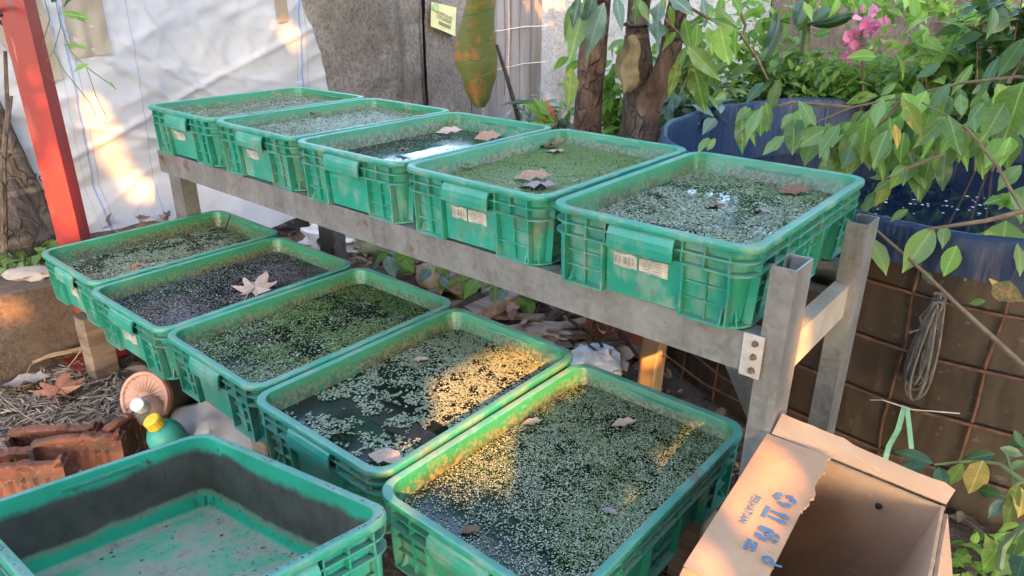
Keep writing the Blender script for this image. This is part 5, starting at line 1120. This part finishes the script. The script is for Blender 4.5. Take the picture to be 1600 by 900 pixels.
# twin-trunk tree behind the rack
def tree_limbs(mb, pts, rad): mb.tube(pts, rad, 12, cap=True)
def bumpy(pts, rad, n=14, m=26):
    """wobbly trunk tube"""
    pts = [Vector(p) for p in pts]; out = []; rr = []
    for i in range(m + 1):
        s = i / m * (len(pts) - 1); k = min(int(s), len(pts) - 2); f = s - k; p = pts[k].lerp(pts[k+1], f); r = rad[k] * (1 - f) + rad[k+1] * f
        out.append(p + Vector((noise.noise(p * 5), noise.noise(p * 5 + Vector((9, 0, 0))), 0)) * r * .14); rr.append(r * (1 + .10 * noise.noise(p * 9 + Vector((3, 3, 3)))))
    return MB().tube(out, rr, n)
def back_trees():
    a = Vector((.70, 1.62, 0)); t1 = thing('tree', a, 'left straight brown trunk of the two trees behind the rack', 'tree')
    bumpy([(0, 0, -.1), (.0, .0, .4), (.005, .0, .8), (.015, .02, 1.2), (-.05, .1, 2.0), (-.1, .1, 2.9)], [.085, .068, .061, .058, .05, .03]).build('trunk', M['bark_brown'], t1, smooth=2)
    for q in ((-.5, .3, 2.6), (.3, .5, 2.7), (-.2, -.4, 2.5)): MB().tube([(-.03, .06, 1.7), (q[0] * .5, q[1] * .5, 2.1), q], [.04, .028, .012], 7).build('limb', M['bark_brown'], t1)
    b = Vector((.95, 1.66, 0)); t2 = thing('tree', b, 'forked brown trunk with hanging dead leaf, next to the blue pond', 'tree')
    bumpy([(0, 0, -.1), (.0, 0, .3), (.0, 0, .68), (-.02, .0, .86), (-.05, .0, 1.05), (-.06, .02, 1.3), (-.15, .1, 2.0), (-.2, .1, 2.8)], [.11, .094, .086, .062, .049, .046, .04, .02]).build('trunk', M['bark_grey'], t2, smooth=2)
    bumpy([(.01, 0, .60), (.05, -.01, .78), (.105, 0, .95), (.125, .01, 1.15), (.14, .02, 1.35), (.3, .1, 2.1), (.5, .2, 2.8)], [.06, .054, .045, .041, .039, .034, .015]).build('limb', M['bark_brown'], t2, smooth=2)
    MB().tube([(-.058 + .062 * math.cos(k * .55), .0 + .062 * math.sin(k * .55), 1.07 + .004 * (k % 3)) for k in range(13)], .006, 5).build('cable_tie', M['stem_dark'], t2)
    q = at(990, 85, D=(at(990, 85, y=1.55) - CAM_LOC).length)
    hm = MB(); n = 8; m_ = 9; vs = []
    for i in range(n + 1):
        for j in range(m_ + 1):
            u, v = i / n, j / m_; w_ = .055 * math.sin(math.pi * (v * .9 + .08)) ** .7
            vs.append(q - b + Vector(((u - .5) * 2 * w_ + .01 * math.sin(v * 9), -.035 - .03 * math.cos((u - .5) * 3.4) + .012 * math.sin(u * 15 + v * 7), .07 - v * .22 + .008 * math.sin(u * 9))))
    hm.add(vs, [(i*(m_+1)+j, (i+1)*(m_+1)+j, (i+1)*(m_+1)+j+1, i*(m_+1)+j+1) for i in range(n) for j in range(m_)]); hm.build('dead_leaf', simple('khaki_dead_leaf', (.11, .085, .04), (.24, .19, .10), 20, .8, .002), t2, smooth=2)
    G, Bl, Li, Y = 'leaf', 'leaf_blue', 'leaf_light', 'leaf_yellow'
    D = 3.0
    rows1 = [((944,4,912,92),Bl,'lance'),((905,-6,896,46),Bl,'lance'),((930,-10,900,60),Bl,'lance'),((897,4,882,66),G,'lance'),((893,105,885,174),Y,'lance'),((915,0,890,100),G,'lance',.1),((940,20,948,64),Bl,'lance'),((925,-5,935,50),G,'lance')]
    leaf_list(t1, a, rows1, D, .1)
    rows2 = [((962,-6,973,48),Bl,'lance'),((1032,2,1012,82),Bl,'lance'),((1000,-8,985,30),G,'lance'),((1045,-8,1084,26),Bl,'lance'),((1103,26,1062,46),G,'lance'),((1111,30,1163,48),G,'lance'),((1110,14,1152,28),G,'lance'),((1124,40,1141,101),Li,'broad'),((1150,44,1140,98),Li,'lance'),((1072,73,1053,122),G,'lance'),((1074,72,1129,124),G,'lance'),((1080,92,1108,178),Y,'lance'),
      ((1046,8,1054,44),Li,'lance'),((1056,50,1036,70),Li,'lance'),((1145,-8,1158,24),Li,'broad'),((1070,28,1079,80),Li,'oval'),((1090,36,1086,80),Li,'oval'),((1106,42,1116,82),Li,'oval'),((1097,-4,1108,40),Bl,'lance'),((1100,95,1104,118),Li,'oval'),((1040,-4,1020,40),G,'lance'),((1060,95,1046,150),Y,'lance'),((1108,150,1122,170),G,'lance'),((1036,40,1052,66),G,'lance'),((1130,-6,1120,30),Li,'oval'),((1000,0,1016,36),G,'lance')]
    leaf_list(t2, b, rows2, D, .12)
    for pts in (((1040, -10), (1100, 25), (1155, 50), (1185, 95), (1200, 125)), ((1040, 30), (1058, 50), (1075, 73), (1085, 95)), ((1095, 40), (1092, 80), (1070, 130), (1062, 150)), ((1150, 0), (1165, 40), (1160, 60))):
        MB().tube([at(x, y, D=3.05) - b for x, y in pts], [.006] * (len(pts) - 1) + [.003], 5).build('twig', M['twig'], t2)
    for t, o, c, n in ((t1, a, (.25, 1.85, 1.85), 900), (t2, b, (1.15, 2.0, 1.95), 900)):
        P = []
        while len(P) < n:
            q = Vector((random.gauss(0, .42), random.gauss(0, .36), random.gauss(0, .22)))
            cl = noise.noise(q * 2.2 + o * 3)
            if cl < -.12 or q.z + c[2] < 1.36: continue
            P.append(Vector(c) + q - o)
        obj('foliage', scatter_mesh('foliage', leaf_arrays(W=.36, n=4, droop=.3), rand_leaf_mats(P, .19, droop=.7), M['leaf']), t, kind='stuff')
back_trees()
# trunk at the far left in the raised bed
def left_tree():
    o = at(22, 398, z=.24); t = thing('tree', o, 'gnarled brown trunk standing left of the red post', 'tree')
    V3 = lambda px, py, D: at(px, py, D=D) - o; D0 = (o - CAM_LOC).length
    bumpy([(0, 0, -.1), (-.01, -.01, .05), V3(5, 320, D0 + .05), V3(-12, 250, D0 + .1), V3(-30, 120, D0 + .1), V3(-40, -200, D0)], [.17, .14, .115, .095, .08, .03]).build('trunk', M['bark_grey'], t, smooth=2)
    bumpy([V3(74, 408, D0 + .03), V3(62, 350, D0 + .02), V3(40, 290, D0 + .02), V3(8, 220, D0 + .02), V3(-20, 150, D0)], [.062, .052, .048, .042, .03]).build('trunk', M['bark_grey'], t, smooth=2)
    bumpy([V3(48, 405, D0 - .05), V3(40, 350, D0 - .05), V3(20, 300, D0 - .04)], [.03, .03, .02]).build('root', M['bark_grey'], t, smooth=2)
    MB().tube([V3(8, 400, D0 - .2), V3(5, 250, D0 - .2), V3(12, 180, D0 - .2), V3(8, 80, D0 - .2)], [.010, .010, .008, .006], 6).build('branch', M['bark_grey'], t)
    MB().tube([V3(20, 240, D0 - .1), V3(12, 200, D0 - .1), V3(18, 150, D0 - .1)], [.007, .007, .005], 6).build('branch', M['bark_grey'], t)
    P = [Vector((random.gauss(-.9, .4), random.gauss(-.6, .45), random.uniform(1.6, 2.7))) - o for _ in range(500)]
    obj('foliage', scatter_mesh('foliage', leaf_arrays(W=.4, n=4), rand_leaf_mats(P, .16), M['leaf']), t, kind='stuff')
    w_ = thing('weed_patch', at(85, 385, z=.25), 'small green weeds at the foot of the red post', 'weeds'); wo = at(85, 385, z=.25)
    P = [at(random.gauss(78, 22), random.gauss(385, 16), z=.25 + random.uniform(.01, .06)) - wo for _ in range(110)]
    obj('foliage', scatter_mesh('foliage', leaf_arrays(W=.6, n=3), rand_leaf_mats(P, .045), M['leaf']), w_, kind='stuff')
    P = [at(random.gauss(8, 14), random.gauss(400, 16), z=.25 + random.uniform(.01, .06)) - wo for _ in range(50)]
    obj('foliage', scatter_mesh('foliage', leaf_arrays(W=.6, n=3), rand_leaf_mats(P, .045), M['leaf']), w_, kind='stuff')
left_tree()
# thin vine in front of the sheet
def vine():
    o = at(150, 150, D=2.75); t = thing('thin_vine', o, 'thin vine with small pale leaves dangling before the white sheet', 'vine'); D = 2.75
    for pts in (((78, -40), (95, 40), (84, 80), (100, 110), (140, 160), (150, 180)), ((95, 40), (110, 80), (135, 105), (170, 130), (182, 140)), ((84, 80), (60, 110), (88, 130)), ((135, 105), (150, 150), (165, 180)), ((60, -40), (78, 30), (66, 70))):
        MB().tube([at(x, y, D=D) - o for x, y in pts], .0016, 4).build('stem', M['stem_green'], t)
    leaf_list(t, o, [((95,20,142,30),'leaf_light','long'),((98,70,140,78),'leaf_light','long'),((140,100,112,112),'leaf_light','oval'),((168,128,182,136),'leaf_light','oval'),((120,-12,96,8),'leaf_dark','oval'),((90,-14,80,5),'leaf_dark','oval'),((112,22,138,36),'leaf_light','long')], D, .04)
vine()
# elephant ear
def elephant():
    base = at(835, 215, D=4.3); base.z = 0; t = thing('elephant_ear', base, 'huge old drooping leaf, green and orange, on a dark stalk', 'plant')
    top, tip = at(768, -40, D=4.25), at(745, 168, D=4.2); n, m_ = 16, 8; vs = []
    e = [(711, .30), (0, 0)]
    L = [(-40, 735, 775), (0, 730, 775), (30, 722, 773), (60, 713, 774), (85, 709, 777), (105, 713, 778), (120, 722, 776), (140, 727, 768), (155, 733, 765), (168, 745, 756)]
    for y, x0, x1 in L:
        for j in range(m_ + 1):
            s = j / m_; x = x0 + (x1 - x0) * s + random.uniform(-1, 1); d = 4.22 + .08 * (s - .35) ** 2 * 4 + .012 * math.sin(y * .2 + s * 5); vs.append(at(x, y, D=d) - base)
    MB().add(vs, [(i*(m_+1)+j, (i+1)*(m_+1)+j, (i+1)*(m_+1)+j+1, i*(m_+1)+j+1) for i in range(len(L)-1) for j in range(m_)]).build('leaf_blade', M['leaf_old'], t, smooth=2)
    for y in (20, 45, 70, 95, 120): MB().tube([at(772, y - 8, D=4.19) - base, at(748, y, D=4.17) - base, at(720, y + 6, D=4.2) - base], [.005, .004, .002], 5).build('vein', M['stem_green'], t)
    MB().tube([at(776, 70, D=4.2) - base, at(792, 120, D=4.22) - base, at(812, 192, D=4.26) - base, Vector((0, 0, .05))], [.010, .012, .016, .022], 7).build('stalk', M['stem_dark'], t)
elephant()
# undergrowth along the back
def bush(name, label, px, py, D, rx, rz, n, size, kind, tm=None, cat='shrub', group=None, ry=.2, clump=.0, droop=.2):
    c = at(px, py, D=D); base = Vector((c.x, c.y, 0)); t = thing(name, base, label, cat, group)
    P = []; ax = _M.col[0]
    while len(P) < n:
        q = Vector((random.gauss(0, .45), random.gauss(0, .45), random.gauss(0, .45)))
        if q.length > 1 or noise.noise(q * 2.5 + c) < clump - .25: continue
        P.append(Vector((0, 0, c.z)) + ax * q.x * rx + Vector((-ax.y, ax.x, 0)) * q.y * ry + Vector((0, 0, q.z * rz)))
    obj('foliage', scatter_mesh('foliage', tm or leaf_arrays(W=.5, n=4), rand_leaf_mats(P, size, droop=droop), M[kind]), t, kind='stuff')
    for k in range(4):
        q = random.choice(P); MB().tube([Vector((random.uniform(-.04, .04), random.uniform(-.04, .04), -.02)), q * .5 + Vector((0, 0, .1)), q], [.008, .006, .003], 5).build('stem', M['twig'], t)
    return t, base
G3 = 'shrubs along the back wall'
bush('shrub', 'bluish grassy clump left of the tree trunks', 845, 190, 4.2, .28, .16, 120, .16, 'leaf_blue', leaf_arrays(W=.14, n=4, droop=.4), 'shrub')
bush('shrub', 'fresh green bush behind the fork of the trunks', 1000, 150, 4.3, .5, .4, 450, 0.109, 'leaf_light')
bush('shrub', 'dark leafy bush right of the forked trunk', 1075, 150, 3.9, .3, .35, 240, 0.101, 'leaf')
bush('shrub', 'pale green tall bush against the plaster wall', 1190, 90, 4.6, .42, .55, 390, 0.092, 'leaf_light', group=None)
bush('shrub', 'low mixed green shrub at the left of the pink flowers', 1230, 140, 4.4, .45, .22, 630, 0.071, 'leaf')
bush('shrub', 'low bright green shrub under the pink flowers', 1370, 135, 4.4, .55, .2, 975, 0.059, 'leaf_light')
bush('shrub', 'low dark shrub right of the pink flowers', 1490, 150, 4.3, .5, .22, 720, 0.067, 'leaf')
bush('shrub', 'bright leafy bush at the upper right corner', 1510, 95, 4.2, .5, .3, 300, 0.101, 'leaf_light')
bush('shrub', 'dark bush cut by the right edge of the photo', 1600, 60, 4.0, .3, .4, 285, 0.109, 'leaf_dark')
bush('shrub', 'small bluish plant between pond and trunks', 1080, 165, 3.6, .14, .14, 60, .1, 'leaf_blue')
bush('shrub', 'broad leafy bush hanging over the brown wall top', 1440, 0, 4.7, .8, .10, 165, 0.092, 'leaf_light', droop=.5)
# red strap-leaved plant
t = thing('red_cordyline', at(862, 215, D=4.0) * 1, 'small plant with red strap leaves beside the left trunk', 'plant'); t.location.z = 0; o = t.location.copy()
for (a, b, c, d, k) in ((866, 180, 838, 176, 'leaf_red'), (868, 170, 842, 195, 'leaf_red'), (870, 190, 850, 150, 'leaf_red'), (868, 195, 826, 190, 'leaf_light'), (868, 185, 836, 150, 'leaf_light'), (866, 190, 820, 160, 'leaf_light'), (872, 190, 880, 150, 'leaf'), (872, 190, 848, 210, 'leaf_blue'), (874, 192, 890, 170, 'leaf'), (862, 196, 834, 204, 'leaf_blue')):
    put_leaf(t, at(a, b, D=4.0), at(c, d, D=3.95), k, 'strap' if k != 'leaf_light' else 'oval', org=o)
MB().tube([Vector((0, 0, -.02)), at(868, 190, D=4.0) - o], .008, 5).build('stem', M['twig'], t)
# alocasia with ribbed blades
def alocasia():
    base = at(1258, 150, D=4.5); base.z = 0; t = thing('alocasia', base, 'tall alocasia with ribbed blue green blades and pale stem', 'plant')
    MB().tube([Vector((0, 0, 0)), at(1252, 130, D=4.5) - base, at(1258, 70, D=4.5) - base, at(1266, -20, D=4.5) - base], [.02, .022, .02, .016], 8).build('stem', M['stem_green'], t)
    def blade(pts, kind, name='leaf_blade'):
        """pts: midrib px list with half width; built as a ribbed sheet"""
        vs = []; m_ = 6
        for k, (x, y, wx, wy) in enumerate(pts):
            for j in range(m_ + 1):
                s = j / m_ * 2 - 1; p = at(x + wx * s, y + wy * s, D=4.42 + .05 * abs(s) + (.012 if k % 2 else 0)); vs.append(p - base)
        MB().add(vs, [(i*(m_+1)+j, (i+1)*(m_+1)+j, (i+1)*(m_+1)+j+1, i*(m_+1)+j+1) for i in range(len(pts)-1) for j in range(m_)]).build(name, M[kind], t, smooth=2)
    blade([(1262, 36, 1, 1), (1272, 32, 3, 9), (1280, 28, 4, 12), (1288, 24, 4, 13), (1296, 20, 3, 11), (1302, 16, 2, 7), (1306, 12, 1, 2)], 'leaf_blue')
    blade([(1256, 2, 4, 2), (1253, 10, 11, 4), (1251, 18, 12, 4), (1248, 26, 10, 4), (1246, 34, 7, 3), (1244, 42, 2, 1)], 'leaf_blue')
    blade([(1264, 38, 1, 1), (1278, 38, 2, 6), (1292, 37, 2, 8), (1306, 34, 2, 8), (1320, 29, 2, 7), (1332, 24, 1, 4), (1340, 21, 1, 1)], 'leaf_dark')
    blade([(1216, 20, 2, 1), (1214, 40, 9, 2), (1208, 60, 10, 3), (1198, 85, 8, 3), (1186, 108, 2, 2)], 'leaf_blue')
    blade([(1240, 90, 1, 1), (1234, 100, 6, 3), (1226, 112, 8, 4), (1216, 124, 2, 2)], 'leaf_blue')
    blade([(1292, 98, 1, 1), (1296, 110, 8, 2), (1294, 124, 9, 2), (1292, 138, 2, 1)], 'leaf_blue')
alocasia()
# bougainvillea
def bougainvillea():
    base = at(1350, 170, D=4.15); base.z = 0; t = thing('bougainvillea', base, 'bougainvillea spray with bright pink bracts above the pond', 'plant')
    MB().tube([Vector((0, 0, 0)), at(1349, 150, D=4.15) - base, at(1348, 90, D=4.15) - base, at(1347, 50, D=4.15) - base, at(1356, 15, D=4.15) - base], [.012, .008, .006, .005, .003], 6).build('stem', M['twig'], t)
    bm_ = leaf_mesh('bract', M['bract'], W=.75, droop=-.15, fold=.2, n=4, peak=.5)
    for (x, y, s) in ((1344, 32, 11), (1350, 26, 9), (1340, 44, 11), (1330, 64, 12), (1322, 66, 9), (1337, 60, 10), (1332, 82, 11), (1326, 86, 8), (1342, 74, 8), (1358, 50, 10), (1366, 48, 8), (1370, 18, 9), (1366, 22, 7), (1372, 34, 9), (1382, 36, 10), (1388, 30, 6), (1374, 70, 9), (1378, 66, 6), (1362, 58, 8), (1348, 44, 8)):
        for k in range(3):
            c = at(x + random.uniform(-4, 4), y + random.uniform(-4, 4), D=4.12 + random.uniform(-.06, .06)); d = Vector((random.gauss(0, 1), random.gauss(0, 1), random.gauss(0, .8)))
            m = (basis(d, (random.gauss(0, .6), -1, random.gauss(0, .6))) * (.0055 * s)).to_4x4(); m.translation = c - base; obj('bract', bm_, t, mat=m)
    for k in range(16):
        c = at(random.uniform(1325, 1390), random.uniform(20, 90), D=4.16); put_leaf(t, c, c + Vector((random.gauss(0, .05), random.gauss(0, .04), random.gauss(0, .03))), 'leaf_light', 'oval', org=base)
bougainvillea()
# greenery trailing behind the rack beam
def creeper():
    base = g(690, 405, .04); t = thing('creeper', base, 'green creeper with bluish leaves on the stones under the upper rack', 'creeper')
    for k in range(46):
        x = random.uniform(590, 830); y = 385 + (x - 590) * .28 + random.uniform(-14, 18); c = at(x, y, z=.10 + random.uniform(-.02, .06)); d = Vector((random.gauss(0, .6), random.gauss(-.4, .5), random.gauss(-.5, .3))).normalized() * random.uniform(.06, .11)
        put_leaf(t, c, c + d, random.choice(('leaf', 'leaf_blue', 'leaf_light', 'leaf_blue', 'leaf_yellow', 'leaf')), 'broad', org=base)
    MB().tube([at(590, 390, z=.08) - base, at(680, 410, z=.10) - base, at(760, 435, z=.10) - base, at(850, 455, z=.12) - base], .004, 5).build('stem', M['stem_green'], t)
creeper()

# ------------------------------------------------------------------ unseen tree added as a gobo, leaf gaps aimed at chosen sun patches
def gobo_tree():
    sd = SUN; u = Vector((-sd.y, sd.x, 0)).normalized(); v = sd.cross(u).normalized()
    v = v if v.z > 0 else -v
    C0 = Vector((1.1, .5, .6)); DIST = 5.6
    beams = []
    def beam_(p, r, r2=None): q = p - C0; beams.append((q.dot(u), q.dot(v), r + .004, (r2 or r) + .004))
    for (x, y, r) in ((140, 165, .03), (152, 195, .035), (163, 228, .035), (175, 258, .03), (205, 285, .035), (215, 300, .035), (452, 50, .02)): beam_(at(x, y, x=-.72), r)
    for (x, y, r) in ((100, 288, .055), (106, 312, .055), (110, 330, .04), (55, 120, .004), (72, 160, .004), (90, 240, .004)): beam_(at(x, y, x=-.05), r)
    for (x, y, r) in ((690, 612, .018), (720, 600, .022), (750, 585, .026), (780, 572, .028), (806, 560, .022), (828, 552, .014)): beam_(at(x, y, z=.385), r)
    for (x, y, r) in ((640, 742, .03), (690, 705, .035), (740, 672, .04), (790, 640, .035), (840, 610, .03), (885, 588, .03), (765, 710, .04), (715, 735, .035), (780, 745, .02)): beam_(at(x, y, z=.41), r)
    for (x, y, r) in ((1240, 565, .002), (1236, 600, .002), (1231, 640, .002)): beam_(at(x, y, x=2.208), r)
    for (x, y, r) in ((1020, 525, .03), (1022, 548, .03)): beam_(at(x, y, y=.67), r)
    for (x, y, r) in ((1212, 725, .020), (1198, 750, .018), (1170, 785, .014), (1152, 795, .010), (1100, 880, .010)): beam_(at(x, y, z=.52), r)
    beam_(at(5, 485, x=-.09), .02)
    base = C0 + sd * DIST + u * 3.1; base = Vector((base.x, base.y, 0)); t = thing('gobo_tree', base, 'unseen leafy tree added to block the sun, with gaps shaped for sun patches', 'tree')
    MB().tube([Vector((0, 0, -.1)), Vector((.05, 0, 1.2)), Vector((0, .05, 2.6)), Vector((-.05, 0, 4.2))], [.2, .16, .13, .05], 12).build('trunk', M['bark_grey'], t)
    for k in range(8):
        q = u * random.uniform(-4.5, .3) + Vector((0, 0, random.uniform(4.6, 5.4))); MB().tube([Vector((0, 0, 3.2 + k * .12)), q * .5 + Vector((0, 0, 2.2)), q], [.07, .05, .02], 6).build('limb', M['bark_grey'], t)
    mats = []; hw, hlo, hhi = 3.6, -1.9, 2.1; N = 20000
    for _ in range(N):
        a, b = random.uniform(-hw, hw), random.uniform(hlo, hhi); s = random.uniform(.17, .27)
        if any(((a - p) / (r + s * .46)) ** 2 + ((b - q) / (r2 + s * .46)) ** 2 < 1 for p, q, r, r2 in beams): continue
        d = u * random.gauss(0, 1) + v * random.gauss(-.3, 1) + sd * random.gauss(0, .3); m = (basis(d, sd + Vector((random.gauss(0, .35), random.gauss(0, .35), random.gauss(0, .35)))) * s).to_4x4()
        c = C0 + u * a + v * b + sd * (DIST + random.uniform(-.25, .25)) - m.to_3x3() @ Vector((.5, 0, 0)); 
        if c.z < .02: continue
        m.translation = c - base; mats.append(np.array(m))
    # small leaves that edge the gaps
    for _ in range(42000):
        p, q, r, r2 = random.choice(beams); ang = random.random() * 6.28; k = random.uniform(0, 1) ** .6; s = .05
        a = p + math.cos(ang) * (r + s * .5 + k * .20); b = q + math.sin(ang) * (r2 + s * .5 + k * .20)
        if any(((a - p_) / (r_ + s * .42)) ** 2 + ((b - q_) / (r2_ + s * .42)) ** 2 < 1 for p_, q_, r_, r2_ in beams): continue
        d = u * random.gauss(0, 1) + v * random.gauss(0, 1); m = (basis(d, sd + Vector((random.gauss(0, .3), random.gauss(0, .3), random.gauss(0, .3)))) * s).to_4x4()
        c = C0 + u * a + v * b + sd * (DIST + random.uniform(-.1, .1)) - m.to_3x3() @ Vector((.5, 0, 0)); m.translation = c - base; mats.append(np.array(m))
    obj('foliage', scatter_mesh('foliage', leaf_arrays(W=.62, n=2, droop=.1), mats, M['leaf_dark']), t, kind='stuff')
gobo_tree()
